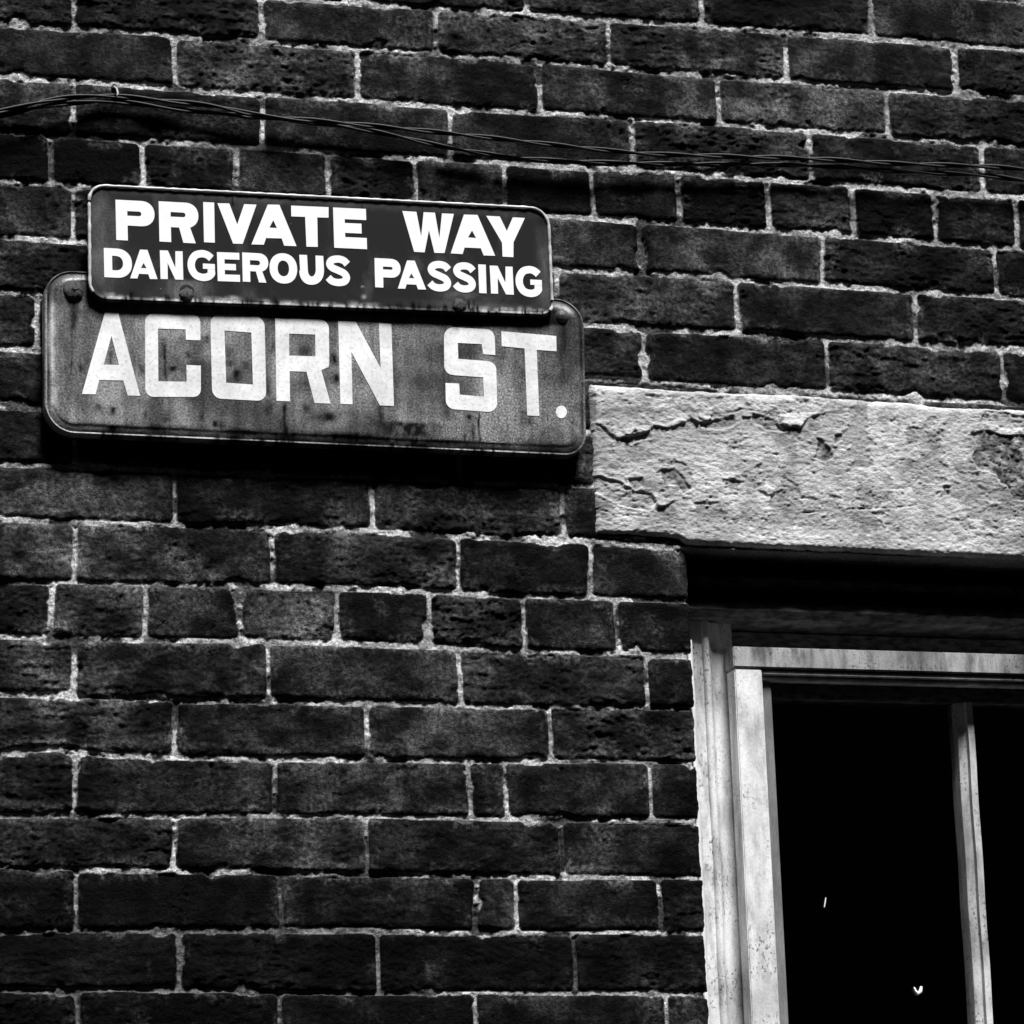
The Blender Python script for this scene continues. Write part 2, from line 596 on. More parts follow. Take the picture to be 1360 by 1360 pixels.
# paler and blacker bricks; dark tones in the lower rows also paint in the vignette
for (px, py, t) in [(385, 815, 2.3), (880, 45, 2.2), (960, 70, 2.3), (740, 45, 1.7), (460, 35, 1.5), (350, 90, 1.6), (820, 195, .9), (1080, 272, 2.0),
                    (730, 255, .5), (965, 265, .5), (1190, 280, .55), (1300, 290, .6), (850, 262, 1.4), (610, 245, 1.5), (500, 235, 1.4),
                    (930, 335, 1.5), (1200, 350, .8), (880, 400, 1.7), (1100, 410, 1.3), (1300, 440, .7), (980, 480, .8), (1200, 490, 1.2),
                    (100, 660, 1.8), (40, 730, 1.8), (230, 735, 1.7), (480, 740, 1.7), (690, 755, .6), (850, 760, 1.3), (90, 810, 1.6), (255, 815, .9),
                    (40, 890, 1.6), (220, 890, 1.5), (100, 965, 1.6), (360, 970, .9), (610, 970, 1.5), (830, 970, 1.9), (240, 1045, .9), (500, 1050, 1.2), (770, 1050, .9),
                    (360, 1120, 1.7), (110, 1115, 1.1), (610, 1120, .9), (50, 1190, .6), (220, 1200, .5), (480, 1195, .9), (660, 1200, 1.6), (780, 1200, .7),
                    (120, 1275, .6), (360, 1275, .45), (640, 1275, .4), (850, 1275, .6), (50, 1340, .35), (230, 1345, .35), (500, 1345, .7), (760, 1345, .8),
                    (60, 205, .45), (130, 205, .35), (250, 215, 1.2), (370, 225, 1.0), (40, 135, 1.4), (200, 160, .6), (160, 80, .8), (60, 280, 1.1), (60, 345, .9), (40, 500, .7)]:
    tone_b[brick_at(px, py)] = t ** 1.6
brick = sstep(-0.0005, 0.0006, dist)
e = np.clip(dist / 0.0065, 0, 1)
lx, lz = X - bcx, Z - bcz
ph = ph_b[bid]
fold = fbm(X + 0.003 * fbm(X, Z, .02, 31, 2), Z * 2.6 + ph, 0.020, 14, 4)
ridge = 1 - np.abs(fbm(X + ph, Z * 2.2, 0.024, 17, 4)) * 2.6
surf = rough_b[bid] * (0.0015 * fold + 0.0017 * np.clip(ridge, 0, 1) * np.clip(fbm(X, Z, .05, 19, 2) * 2 + .2, 0, 1) + 0.0008 * fbm(X, Z * 1.3, 0.005, 18, 3) - 0.0010 * np.clip(fbm(X, Z * 1.6, 0.011, 44, 3) - .34, 0, 1) * 2)
crk = np.abs(fbm(X + ph, Z * 1.4 + .004 * fbm(X, Z, .01, 47, 2), 0.030, 46, 4))
surf = surf - 0.0022 * np.exp(-(crk / 0.012) ** 2) * sstep(0.18, 0.42, fbm(X + ph * 3, Z, .06, 48, 2))
hb_ = off_b[bid] + tx_b[bid] * lx + tz_b[bid] * lz - 0.0030 * (1 - e) ** 2 + surf
hb_ = hb_ - 0.0026 * np.clip(fbm(X, Z, 0.03, 33, 4) - 0.36, 0, 1) * 4 * np.clip(1.6 - dist / 0.012, 0, 1)
hm_ = -0.0024 + 0.0018 * fbm(X, Z, 0.02, 22, 4) + 0.0014 * fbm(X, Z, 0.005, 23, 3) - 0.0012 * sstep(-0.001, -0.0035, dist) * 0
soot_shade = np.zeros_like(X)  # black gaps and dark patches; the wide one paints shade under the lower sign
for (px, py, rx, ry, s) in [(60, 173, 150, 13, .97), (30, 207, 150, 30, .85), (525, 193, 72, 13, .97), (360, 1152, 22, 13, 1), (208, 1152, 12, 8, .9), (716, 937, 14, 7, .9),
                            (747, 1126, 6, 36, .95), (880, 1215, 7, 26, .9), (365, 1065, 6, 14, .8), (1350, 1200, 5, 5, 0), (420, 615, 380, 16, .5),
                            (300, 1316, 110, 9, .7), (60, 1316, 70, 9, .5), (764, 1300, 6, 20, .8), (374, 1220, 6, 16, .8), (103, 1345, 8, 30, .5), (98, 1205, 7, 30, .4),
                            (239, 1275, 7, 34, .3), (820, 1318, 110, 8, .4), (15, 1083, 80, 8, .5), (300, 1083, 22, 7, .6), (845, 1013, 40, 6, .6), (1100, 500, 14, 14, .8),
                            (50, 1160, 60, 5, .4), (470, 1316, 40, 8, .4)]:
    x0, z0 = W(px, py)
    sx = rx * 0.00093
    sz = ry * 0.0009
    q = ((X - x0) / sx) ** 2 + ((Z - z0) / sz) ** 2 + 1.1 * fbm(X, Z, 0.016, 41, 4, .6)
    soot_shade = np.maximum(soot_shade, s * sstep(1.15, 0.55, q))
# ragged dirt, thickened at the lower left to paint in the vignette's falloff
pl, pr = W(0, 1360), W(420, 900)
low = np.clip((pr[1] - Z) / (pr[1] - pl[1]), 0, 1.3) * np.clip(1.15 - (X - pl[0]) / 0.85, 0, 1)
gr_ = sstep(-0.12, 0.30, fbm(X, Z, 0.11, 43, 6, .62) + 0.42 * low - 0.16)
soot_shade = np.maximum(soot_shade, 0.74 * gr_ * np.clip(.35 + low, 0, 1))
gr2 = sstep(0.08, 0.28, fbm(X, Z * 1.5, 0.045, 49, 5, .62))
soot_shade = np.maximum(soot_shade, 0.85 * gr2)
hm_ = hm_ - 0.0022 * soot_shade
lime = sstep(0.12, 0.42, fbm(X, Z, 0.035, 51, 5, .6)) * sstep(0.016, 0.0, dist) * 0.8 + 0.30 * sstep(0.30, 0.5, fbm(X, Z, 0.05, 57, 5, .62))
height = hm_ + (hb_ - hm_) * brick
cx_ = (X[:-1, :-1] + X[1:, 1:]) / 2
cz_ = (Z[:-1, :-1] + Z[1:, 1:]) / 2
keep = ~((cx_ > OX0) & (cx_ < OX1) & (cz_ > OZ0) & (cz_ < OZ1))
# the bricks' worn corners along the opening
nearo = np.clip(1 - np.abs(X - OX0) / 0.008, 0, 1) * ((Z < OZ1) & (Z > OZ0))
height = height - 0.004 * nearo ** 2
Xw = X - 0.0016 * nearo * (0.5 + 1.5 * fbm(X, Z, 0.012, 61, 3)) - 0.006 * nearo * (1 - brick) * 0.6
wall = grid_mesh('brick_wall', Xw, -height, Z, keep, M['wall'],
                 {'tone': tone_b[bid], 'brick': brick, 'soot_shade': soot_shade, 'lime': np.clip(lime, 0, 1)}, None, (0, 0, 0))
tag(wall, 'sooty dark brick wall with pale lime mortar that carries both street signs', 'brick wall')
mb = MB()
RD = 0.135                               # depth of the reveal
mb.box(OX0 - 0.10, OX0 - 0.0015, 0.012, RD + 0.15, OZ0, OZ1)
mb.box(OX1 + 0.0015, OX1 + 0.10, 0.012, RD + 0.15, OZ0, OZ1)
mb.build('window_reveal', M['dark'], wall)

# ------------------------------------------------------------------ ground and the unseen house across the lane, added to block low sky
mb = MB()
mb.add([(-60, -60, 0), (60, -60, 0), (60, 60, 0), (-60, 60, 0)], [(0, 1, 2, 3)])
tag(mb.build('ground', M['stone']), kind='structure')
opp = empty('sky_block_house', (0, -5.6, 0))
tag(opp, 'plain dark unseen house front across the lane, added to block low sky', 'house')
mb = MB(); mb.box(-30, 30, -7.0, -5.6, 0.0, 10.0); mb.build('wall', M['dark'], opp)
mb = MB(); mb.box(-30.1, 30.1, -7.1, -5.45, 10.002, 10.2); mb.build('sky_block_cornice', M['dark'], opp)

# ------------------------------------------------------------------ stone lintel
LF = -0.004
lx0 = W(787, 610, LF)[0]
lx1 = OX1 + (OX0 - lx0)
ltop = [(786, 506), (910, 515), (1060, 521), (1200, 530), (1280, 537), (1360, 540)]
lbot = [(786, 709), (880, 712), (902, 715), (914, 722), (1060, 729), (1200, 735), (1360, 743)]
tw, bw_ = [W(p, q, LF) for p, q in ltop], [W(p, q, LF) for p, q in lbot]
us = np.arange(lx0, lx1, 0.00125)
vs = np.linspace(0, 1, 168)
U, V = np.meshgrid(us, vs)
tz = np.interp(U, [p[0] for p in tw], [p[1] for p in tw])
bz = np.interp(U, [p[0] for p in bw_], [p[1] for p in bw_])
ZL = bz + (tz - bz) * V
ZL = ZL + (V > .9) * 0.0012 * fbm(U, U * 0, 0.02, 71, 4) + (V < .05) * 0.0012 * fbm(U, U * 0, 0.012, 73, 4)
de = np.minimum(np.minimum(tz - ZL, ZL - bz), U - lx0)
hl = -0.006 * np.clip(1 - de / 0.007, 0, 1) ** 2
dtop = tz - ZL
hl = hl - 0.006 * np.clip(1 - dtop / 0.011, 0, 1) ** 1.5
hl = hl + 0.0006 * fbm(U, ZL * 2.6, 0.009, 75, 4) + 0.0007 * fbm(U, ZL * 1.6, 0.004, 74, 2) + 0.0022 * fbm(U, ZL, 0.10, 76, 3)
pit = np.clip(fbm(U, ZL * 2.3, 0.008, 78, 4) - 0.22, 0, 1)
hl = hl - 0.0022 * pit * np.clip(.6 + 1.6 * fbm(U, ZL, .07, 79, 3), 0, 1.5)


def poly_sd(pts, yy=LF):
    """signed distance (inside positive) from a traced outline"""
    P = np.array([W(p, q, yy) for p, q in pts])
    uu = U + 0.0035 * fbm(U, ZL, 0.016, 81, 4)
    zz = ZL + 0.0035 * fbm(U, ZL, 0.016, 85, 4)
    ins = np.zeros(U.shape, bool)
    dm = np.full(U.shape, 9.0)
    for i in range(len(P)):
        a, b = P[i], P[(i + 1) % len(P)]
        dx, dz = b - a
        t = np.clip(((uu - a[0]) * dx + (zz - a[1]) * dz) / (dx * dx + dz * dz + 1e-12), 0, 1)
        dm = np.minimum(dm, np.hypot(uu - a[0] - t * dx, zz - a[1] - t * dz))
        c = (a[1] > zz) != (b[1] > zz)
        with np.errstate(divide='ignore', invalid='ignore'):
            xi = (b[0] - a[0]) * (zz - a[1]) / (b[1] - a[1] + 1e-15) + a[0]
        ins ^= c & (uu < xi)
    return np.where(ins, dm, -dm)


bare = np.zeros_like(U)
dark = np.zeros_like(U)
# paint still standing along the top, its lower edge curling off the stone
top_paint = [(790, 512), (920, 519), (1090, 526), (1098, 545), (1070, 556), (1062, 567), (1040, 562), (1043, 552), (1004, 546), (985, 543), (975, 548),
             (960, 549), (946, 548), (944, 557), (925, 563), (918, 558), (900, 566), (880, 568), (868, 565), (858, 574), (848, 579), (842, 572), (826, 583), (812, 574), (800, 566), (790, 560)]
sd_ = poly_sd(top_paint)
paint = sstep(-0.0006, 0.0006, sd_)
curl = np.exp(-((sd_ - 0.001) / 0.004) ** 2) * paint
hl = hl + paint * (0.0007 + 0.0012 * curl * np.clip(0.2 + 1.8 * fbm(U, ZL, .03, 91, 2), 0, 1.4))
bare = np.maximum(bare, sstep(0.0005, -0.001, sd_) * sstep(-0.045, -0.012, sd_) * 0.8)
hl = hl + 0.0016 * paint * sstep(.0, .25, fbm(U, ZL, .03, 90, 4)) * sstep(.02, .0, sd_)
bare = np.maximum(bare, sstep(0.02, 0.30, fbm(U, ZL, .05, 93, 5, .6)) * .8)
rp = sstep(0.16, 0.20, fbm(U, ZL * 1.3, .045, 94, 6, .6)) * sstep(.012, .03, ZL - bz)
hl = hl - 0.0010 * rp
bare = np.maximum(bare, rp * .9)
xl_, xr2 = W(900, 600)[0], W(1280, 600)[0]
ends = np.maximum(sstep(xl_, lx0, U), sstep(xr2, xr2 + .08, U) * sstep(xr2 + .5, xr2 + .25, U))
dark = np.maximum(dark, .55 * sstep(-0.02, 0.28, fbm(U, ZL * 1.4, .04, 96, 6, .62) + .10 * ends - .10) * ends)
dark = np.maximum(dark, .45 * sstep(0.22, 0.34, fbm(U, ZL * 1.8, .03, 92, 6, .62)))
# small curled flakes
for pts, lift in [([(826, 570), (862, 566), (858, 574), (850, 579), (843, 577), (832, 578)], .004), ([(915, 550), (946, 548), (944, 557), (928, 562), (918, 558)], .004),
                  ([(1036, 548), (1072, 552), (1062, 567), (1046, 567), (1038, 560)], .005), ([(868, 658), (896, 664), (886, 672), (874, 673)], .004),
                  ([(985, 546), (1008, 548), (1002, 553), (988, 555)], .003), ([(955, 627), (985, 632), (990, 640), (960, 636)], .002), ([(1005, 638), (1030, 652), (1026, 660), (1008, 652)], .0025)]:
    s = poly_sd(pts)
    zlo = min(W(p, q, LF)[1] for p, q in pts); zhi = max(W(p, q, LF)[1] for p, q in pts)
    g = np.clip((zhi - ZL) / (zhi - zlo), 0, 1)
    hl = hl + sstep(-0.0005, 0.0005, s) * (0.0006 + 0.7 * lift * g ** 1.4)
# places where the paint has gone down to dark stone
for pts, k in [([(1290, 573), (1312, 571), (1330, 577), (1362, 576), (1420, 585), (1430, 640), (1362, 668), (1346, 664), (1338, 645), (1327, 640), (1322, 628), (1300, 622), (1288, 606), (1297, 592)], .9),
               ([(1084, 580), (1092, 582), (1104, 596), (1107, 606), (1096, 613), (1082, 606), (1086, 594)], .8), ([(1108, 577), (1120, 575), (1116, 585), (1109, 590)], .7), ([(1310, 545), (1362, 552), (1400, 556), (1400, 570), (1330, 568), (1300, 562)], .35),
               ([(877, 622), (895, 622), (912, 636), (918, 648), (906, 655), (902, 644), (880, 645)], .7), ([(834, 636), (852, 634), (856, 646), (842, 650)], .7),
               ([(790, 632), (806, 636), (826, 640), (845, 652), (866, 654), (872, 668), (860, 680), (830, 672), (806, 660), (790, 648)], .35), ([(1252, 646), (1262, 645), (1261, 658), (1253, 658)], .6),
               ([(925, 555), (944, 560), (975, 552), (980, 562), (958, 572), (930, 568)], .4), ([(1000, 550), (1030, 556), (1046, 572), (1022, 572), (1000, 560)], .45), ([(825, 580), (846, 579), (862, 572), (866, 582), (840, 590), (826, 588)], .55)]:
    s = poly_sd(pts)
    mk_ = sstep(-0.0006, 0.0012, s)
    dark = np.maximum(dark, mk_ * k * np.clip(0.9 + 1.0 * fbm(U, ZL, .010, 95, 4, .6), 0.35, 1.15))
    hl = hl - mk_ * (0.0016 + 0.0012 * fbm(U, ZL, .006, 97, 3)) + 0.0005 * np.exp(-((s + 0.0012) / 0.0016) ** 2)
# the crack across the face and the broken right part
for pts in ([(1062, 681), (1120, 676), (1180, 674), (1220, 671)], [(1293, 540), (1298, 565), (1290, 578)], [(1326, 640), (1328, 615), (1318, 600)], [(1340, 600), (1352, 630), (1350, 662)]):
    P = [W(p, q, LF) for p, q in pts]
    dm = np.full(U.shape, 9.0)
    for a, b in zip(P[:-1], P[1:]):
        dx, dz = b[0] - a[0], b[1] - a[1]
        t = np.clip(((U - a[0]) * dx + (ZL - a[1]) * dz) / (dx * dx + dz * dz), 0, 1)
        dm = np.minimum(dm, np.hypot(U - a[0] - t * dx, ZL - a[1] - t * dz))
    dm = dm + 0.0008 * fbm(U, ZL, .01, 99, 3)
    hl = hl - 0.0024 * np.exp(-(dm / 0.0009) ** 2) * np.clip(0.5 + 1.4 * fbm(U, ZL, .02, 98, 3), 0, 1)
# wrap the slab back into the wall on every side
YL = LF - hl
pad = lambda A, first, last: np.concatenate([A[:1] if first is None else first, A, A[-1:] if last is None else last], 0)


def wrap(A, back=None):
    A = np.concatenate([A[:1], A, A[-1:]], 0)
    A = np.concatenate([A[:, :1], A, A[:, -1:]], 1)
    if back is not None:
        A[0, :] = back; A[-1, :] = back; A[:, 0] = back; A[:, -1] = back
    return A


DL = 0.16


def soffit_shade(A):                            # the underside's shade, painted in as dark colour
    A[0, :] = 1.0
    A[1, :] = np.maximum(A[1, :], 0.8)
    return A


lin = grid_mesh('stone_lintel', wrap(U), wrap(YL, DL), wrap(ZL), None, M['lintel'], {'bare': wrap(bare), 'dark': soffit_shade(wrap(np.clip(dark, 0, 1)))}, None, (0, 0, 0))
tag(lin, 'pale stone lintel with flaking paint above the window', 'lintel')

# ------------------------------------------------------------------ window
WX, WZ = OX0, OZ0
window = empty('sash_window', (OX0 + (OX1 - OX0) / 2, 0.06, OZ0))
tag(window, 'white painted wooden sash window with black panes set under the stone lintel', 'window')


def jx(px, py, yy): return W(px, py, yy)[0]


C0 = 0.060                               # casing plane
cxa = OX0 + 0.0115                       # casing starts behind the caulk
cxb = jx(990, 1150, C0)
cw = cxb - cxa
# moulded profile across the casing: (distance from the outer edge, depth)
prof = [(0, 0.095), (0, C0 + .002), (0.003, C0)]
for k in range(7):
    prof.append((0.003 + cw * .30 * (k + 1) / 7, C0 + 0.0015))
for k in range(9):
    a = math.pi * k / 8
    prof.append((cw * .36 + 0.0045 - 0.0045 * math.cos(a), C0 + .002 - 0.0055 * math.sin(a)))
prof += [(cw * .60, C0 + .007), (cw * .80, C0 + .0095), (cw * .97, C0 + .008), (cw * 1.0, C0 + .006), (cw * 1.02, 0.095)]
ztop_c = W(960, 826, C0)[1]
mb = MB()
zz = np.linspace(OZ0 + 0.07, ztop_c, 60)
wob = lambda z: 0.0006 * math.sin(z * 9) + 0.0004 * math.sin(z * 31)
mb.sweep(prof, lambda t, a, b: (cxa + a + wob(t), b, t), zz)
mb.build('casing', M['casing'], window, smooth=40)
mb = MB()
mb.sweep(prof, lambda t, a, b: (OX1 - 0.0115 - a, b, t), zz)
mb.build('casing', M['casing'], window, smooth=40)
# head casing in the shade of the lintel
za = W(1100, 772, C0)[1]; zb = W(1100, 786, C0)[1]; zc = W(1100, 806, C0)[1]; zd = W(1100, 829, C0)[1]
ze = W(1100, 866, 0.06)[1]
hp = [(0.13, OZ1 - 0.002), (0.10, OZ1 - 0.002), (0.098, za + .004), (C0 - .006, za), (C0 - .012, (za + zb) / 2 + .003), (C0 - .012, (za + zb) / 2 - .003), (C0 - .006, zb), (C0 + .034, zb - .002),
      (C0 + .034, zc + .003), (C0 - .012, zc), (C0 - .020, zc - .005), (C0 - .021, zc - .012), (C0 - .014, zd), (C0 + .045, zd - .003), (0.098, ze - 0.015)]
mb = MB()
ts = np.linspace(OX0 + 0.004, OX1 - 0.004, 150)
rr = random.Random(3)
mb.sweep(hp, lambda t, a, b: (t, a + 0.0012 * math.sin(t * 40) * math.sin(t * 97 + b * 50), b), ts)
mb.build('head_casing', M['shadetrim'], window, smooth=40)
# caulk between the brick and the casing
mb = MB()
rows = []
zz2 = np.linspace(OZ0 + 0.02, W(920, 846)[1], 240)
nn = fbm(np.zeros(240), zz2, 0.05, 101, 5)
n2 = fbm(np.zeros(240) + 3, zz2, 0.03, 103, 5)
mb.sweep([(0, 0), (1, 0), (2, 0), (3, 0), (4, 0)],
         lambda t, a, b: (OX0 - 0.004 + 0.004 * a + (0.0016 * float(np.interp(t, zz2, n2)) if a >= 3 else 0), (0.009, 0.010, 0.013, 0.022, 0.06)[int(a)] - (0.002 * float(np.interp(t, zz2, nn)) if a < 4 else 0), t), list(zz2))
mb.build('caulk_bead', M['caulk'], window, smooth=60)
# storm sash: top rail, stiles and stepped beads
S0 = 0.036
sxl = jx(988, 1150, S0)
sxr = OX1 - (sxl - OX0)
szt = W(1180, 864, S0)[1]
szb = OZ0 + 0.075
sw = jx(1026, 1150, S0) - sxl
rh = szt - W(1180, 891, S0)[1]


def bar(name, mat, x0, x1, y0, y1, z0, z1, bev=0.0012, parent=window):
    m = MB()
    m.box(x0, x1, y0, y1, z0, z1)
    o = m.build(name, mat, parent)
    bm = bmesh.new()
    bm.from_mesh(o.data)
    bmesh.ops.bevel(bm, geom=bm.edges[:], offset=bev, segments=2, affect='EDGES')
    bm.to_mesh(o.data)
    bm.free()
    for p in o.data.polygons: p.use_smooth = True
    o.data.set_sharp_from_angle(angle=math.radians(50))
    return o


sash = bar('top_rail', M['rail'], sxl, sxr, S0, S0 + 0.034, szt - rh, szt)
bar('stile', M['trim'], sxl + .001, sxl + sw, S0 + .0015, S0 + 0.028, szb, szt - rh - .0015, parent=window)
bar('stile', M['trim'], sxr - sw, sxr - .001, S0 + .0015, S0 + 0.028, szb, szt - rh - .0015, parent=window)
bar('bottom_rail', M['trim'], sxl, sxr, S0, S0 + 0.028, szb - 0.05, szb - .0015)
z1 = szt - rh - .0015
bar('glazing_bead', M['trim'], sxl + sw + .001, sxr - sw - .001, S0 + .004, S0 + .026, z1 - 0.0055, z1 - .001, .0008)
bar('glazing_bead', M['trim'], sxl + sw + .001, sxr - sw - .001, S0 + .009, S0 + .026, z1 - 0.0105, z1 - .0075, .0008)
ib = jx(1037, 1150, S0 + .012) - (sxl + sw)
bar('side_bead', M['bead'], sxl + sw + .0005, sxl + sw + ib, S0 + .013, S0 + .026, szb, z1 - .012, .0008)
bar('side_bead', M['bead'], sxr - sw - ib, sxr - sw - .0005, S0 + .013, S0 + .026, szb, z1 - .012, .0008)
bar('light_stop', M['shadetrim'], OX0 + .012, OX1 - .012, S0 + .056, .129, szt - rh * .4, szt + .03)  # bar added behind the storm rail to stop light leaking through
# inner sash
I0 = 0.072
gl0, gl1 = sxl + sw - 0.004, sxr - sw + 0.004
bar('upper_rail', M['shadetrim'], gl0, gl1, I0 + .004, I0 + .035, W(1180, 930, I0)[1], szt - rh * .5)
mt = jx(1297, 1150, I0)
mx = [mt, OX0 + OX1 - mt]
mz = W(1275, 932, I0)[1]
mhw = 0.0108
for xx_ in mx:
    m = MB()
    pf = [(-mhw, I0 + .03), (-mhw, I0 + .012), (-mhw * .9, I0 + .008), (-mhw * .1, I0 + .004), (0.0, I0 - .001), (mhw * .72, I0 - .001), (mhw * .8, I0 + .005), (mhw, I0 + .008), (mhw, I0 + .03)]
    m.sweep(pf, lambda t, a, b: (xx_ + a + .0004 * math.sin(t * 50), b, t), np.linspace(szb, mz, 60))
    m.build('muntin', M['casing'], window, smooth=35)
zm = OZ0 + 0.62
bar('meeting_rail', M['trim'], gl0, gl1, I0 - .002, I0 + .03, zm - .02, zm + .02)
edges = [gl0] + mx + [gl1]
for (za_, zb_) in ((szb, zm), (zm, mz)):
    for a_, b_ in zip(edges[:-1], edges[1:]):
        m = MB(); m.box(a_ + .0005, b_ - .0005, I0 + .018, I0 + .021, za_, zb_)
        m.build('pane', M['glass'], window)
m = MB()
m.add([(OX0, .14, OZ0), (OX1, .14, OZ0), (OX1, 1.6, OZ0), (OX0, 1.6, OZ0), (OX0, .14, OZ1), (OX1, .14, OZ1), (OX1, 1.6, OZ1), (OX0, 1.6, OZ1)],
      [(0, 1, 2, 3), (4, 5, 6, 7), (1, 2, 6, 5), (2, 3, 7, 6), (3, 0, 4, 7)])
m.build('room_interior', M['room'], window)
bar('sill', M['trim'], OX0 + .002, OX1 - .002, -.03, .13, OZ0 + .001, OZ0 + .024)
# white flecks on the storm pane
def fleck(pts, r):
    m = MB()
    m.tube([(W(p, q, I0 + .015)[0], I0 + .0155, W(p, q, I0 + .015)[1]) for p, q in pts], r, 6)
    m.build('white_fleck', M['white'], window, smooth=60)
fleck([(1214, 1311), (1216, 1316), (1219, 1320), (1223, 1317), (1224, 1310)], lambda i: (.0010, .0016, .0022, .0026, .0014)[i])
fleck([(1097, 1192), (1096, 1199), (1095, 1205)], lambda i: (.0006, .0008, .0006)[i])


# ------------------------------------------------------------------ street signs
def rounded(corners, radii, inset, seg=10):
    """corners TL,TR,BR,BL in wall (x,z); returns loop of points"""
    C = [Vector(c) for c in corners]
    n = len(C)
    # inset the edges
    L = []
    for i in range(n):
        a, b = C[i], C[(i + 1) % n]
        d = (b - a).normalized()
        nrm = Vector((d.y, -d.x))            # clockwise loop (z up): inward is to the right of travel
        L.append((a + nrm * inset, d))
    P = []
    for i in range(n):
        p, d = L[i - 1]
        q, e = L[i]
        den = d.x * e.y - d.y * e.x
        t = ((q.x - p.x) * e.y - (q.y - p.y) * e.x) / den
        P.append(p + d * t)
    out = []
    for i in range(n):
        r = max(radii[i] - inset, 0.002)
        a = (P[i - 1] - P[i]).normalized()
        b = (P[(i + 1) % n] - P[i]).normalized()
        ang = math.acos(max(-1, min(1, a.dot(b))))
        tl = r / math.tan(ang / 2)
        c = P[i] + (a + b).normalized() * (r / math.sin(ang / 2))
        p0, p1 = P[i] + a * tl, P[i] + b * tl
        a0 = math.atan2(p0.y - c.y, p0.x - c.x)
        a1 = math.atan2(p1.y - c.y, p1.x - c.x)
        while a1 - a0 > math.pi: a1 -= 2 * math.pi
        while a1 - a0 < -math.pi: a1 += 2 * math.pi
        for k in range(seg + 1):
            t = a0 + (a1 - a0) * k / seg
            out.append((c.x + r * math.cos(t), c.y + r * math.sin(t)))
    return out


def plate(name, corners_px, radii_px, prof, yref, mat, parent, jag=0.0, seed=0, runs_shade=(), chips_glints=(), groove=(9, 9)):
    """pressed metal plate: rim profile, then rings down to the middle of the face; stains hold rust streaks and painted shade"""
    cw_ = [W(p, q, yref) for p, q in corners_px]
    rad = [r * 0.00087 for r in radii_px]

    def dens(lp):
        o = []
        for i in range(len(lp)):
            a, b = lp[i], lp[(i + 1) % len(lp)]
            L = math.hypot(b[0] - a[0], b[1] - a[1])
            m = (430 if i // 11 in (0, 2) else 110) if (i % 11) == 10 else 1
            for k in range(m): o.append((a[0] + (b[0] - a[0]) * k / m, a[1] + (b[1] - a[1]) * k / m))
        return np.array(o)

    # travel order starts at the top left corner; keep each loop's point count equal
    prof = [(a_, b_ + 0.010) for a_, b_ in prof[:-1]] + [(prof[-1][0], yref)]
    rings, deps = [], []
    for ins, dep in prof:
        P = dens(rounded(cw_, rad, ins))
        w = fbm(P[:, 0], P[:, 1], 0.03, seed + 7, 4) * jag
        P = P.copy()
        P[:, 1] += w * (.6 if ins < 0.003 else 0)
        rings.append(P)
        deps.append(dep + w * (1 if ins < 0.012 else 0))
    inner = rings[-1]
    c = np.array(cw_)
    mid0, mid1 = (c[0] + c[3]) / 2, (c[1] + c[2]) / 2
    hh = np.linalg.norm(c[0] - c[3]) / 2
    ax = (mid1 - mid0) / np.linalg.norm(mid1 - mid0)
    L = np.linalg.norm(mid1 - mid0)
    t = np.clip((inner - mid0) @ ax, hh, L - hh)
    core = mid0 + t[:, None] * ax
    NR = int(hh / 0.0013)
    dep0 = prof[-1][1]
    for k in range(1, NR + 1):
        P = inner + (core - inner) * (k / NR)
        rings.append(P)
        deps.append(dep0 + 0.00012 * fbm(P[:, 0], P[:, 1], .09, seed, 3) * min(1, k / 8))
    n = len(inner)
    A = np.array(rings)
    D = np.array([d + np.zeros(n) for d in deps])
    X_, Z_ = A[:, :, 0], A[:, :, 1]
    wx_ = X_ + .0020 * fbm(X_, Z_ * .6, .006, seed + 31, 3)
    wz_ = Z_ + .0014 * fbm(X_, Z_, .007, seed + 35, 3)
    st = np.zeros_like(X_)
    ch = np.zeros_like(X_)
    for tgt, lst in ((st, runs_shade), (ch, chips_glints)):
        for px, y0, y1, w, k in lst:
            x0, z1 = W(px, y0, yref)
            z0 = W(px, y1, yref)[1]
            hw = w * 1.25 * .00088 / 2
            k = min(1.0, k * 1.25)
            v = (wz_ - z0) / max(1e-5, z1 - z0)
            sl = (np.abs(X_ - x0) < hw * 4 + .004)
            g = np.exp(-np.abs((wx_[sl] - x0) / hw) ** 2.0 - np.abs(2 * v[sl] - 1) ** (3.0 if y1 - y0 < 20 else 8.0) * 0.9)
            g = g * np.clip(1.0 + .6 * fbm(X_[sl], Z_[sl] * .4, .004, seed + 61, 3), .3, 1.2)
            tgt[sl] = np.maximum(tgt[sl], k * g)
    for i, (ins, dep) in enumerate(prof):
        if groove[0] < ins < groove[1]:
            st[i] = np.maximum(st[i], np.clip(.75 + .5 * fbm(X_[i], Z_[i], .03, seed + 50, 3), 0, .95))
    idx = np.arange(len(rings) * n).reshape(len(rings), n)
    nx = np.roll(idx, -1, 1)
    q = np.stack([idx[:-1], nx[:-1], nx[1:], idx[1:]], -1).reshape(-1, 4)[:, ::-1]
    me = bpy.data.meshes.new(name)
    o_ = parent.location
    me.from_pydata(np.stack([X_.ravel() - o_.x, D.ravel() - o_.y, Z_.ravel() - o_.z], -1).tolist(), [], q.tolist())
    for kname, arr in (('stain_shade', st), ('chip_glint', ch)):
        at = me.attributes.new(kname, 'FLOAT', 'POINT')
        at.data.foreach_set('value', np.ascontiguousarray(arr.ravel(), dtype=np.float32))
    for p in me.polygons: p.use_smooth = True
    me.set_sharp_from_angle(angle=math.radians(35))
    me.materials.append(mat)
    o = bpy.data.objects.new(name, me)
    COL.objects.link(o)
    o.parent = parent
    return o


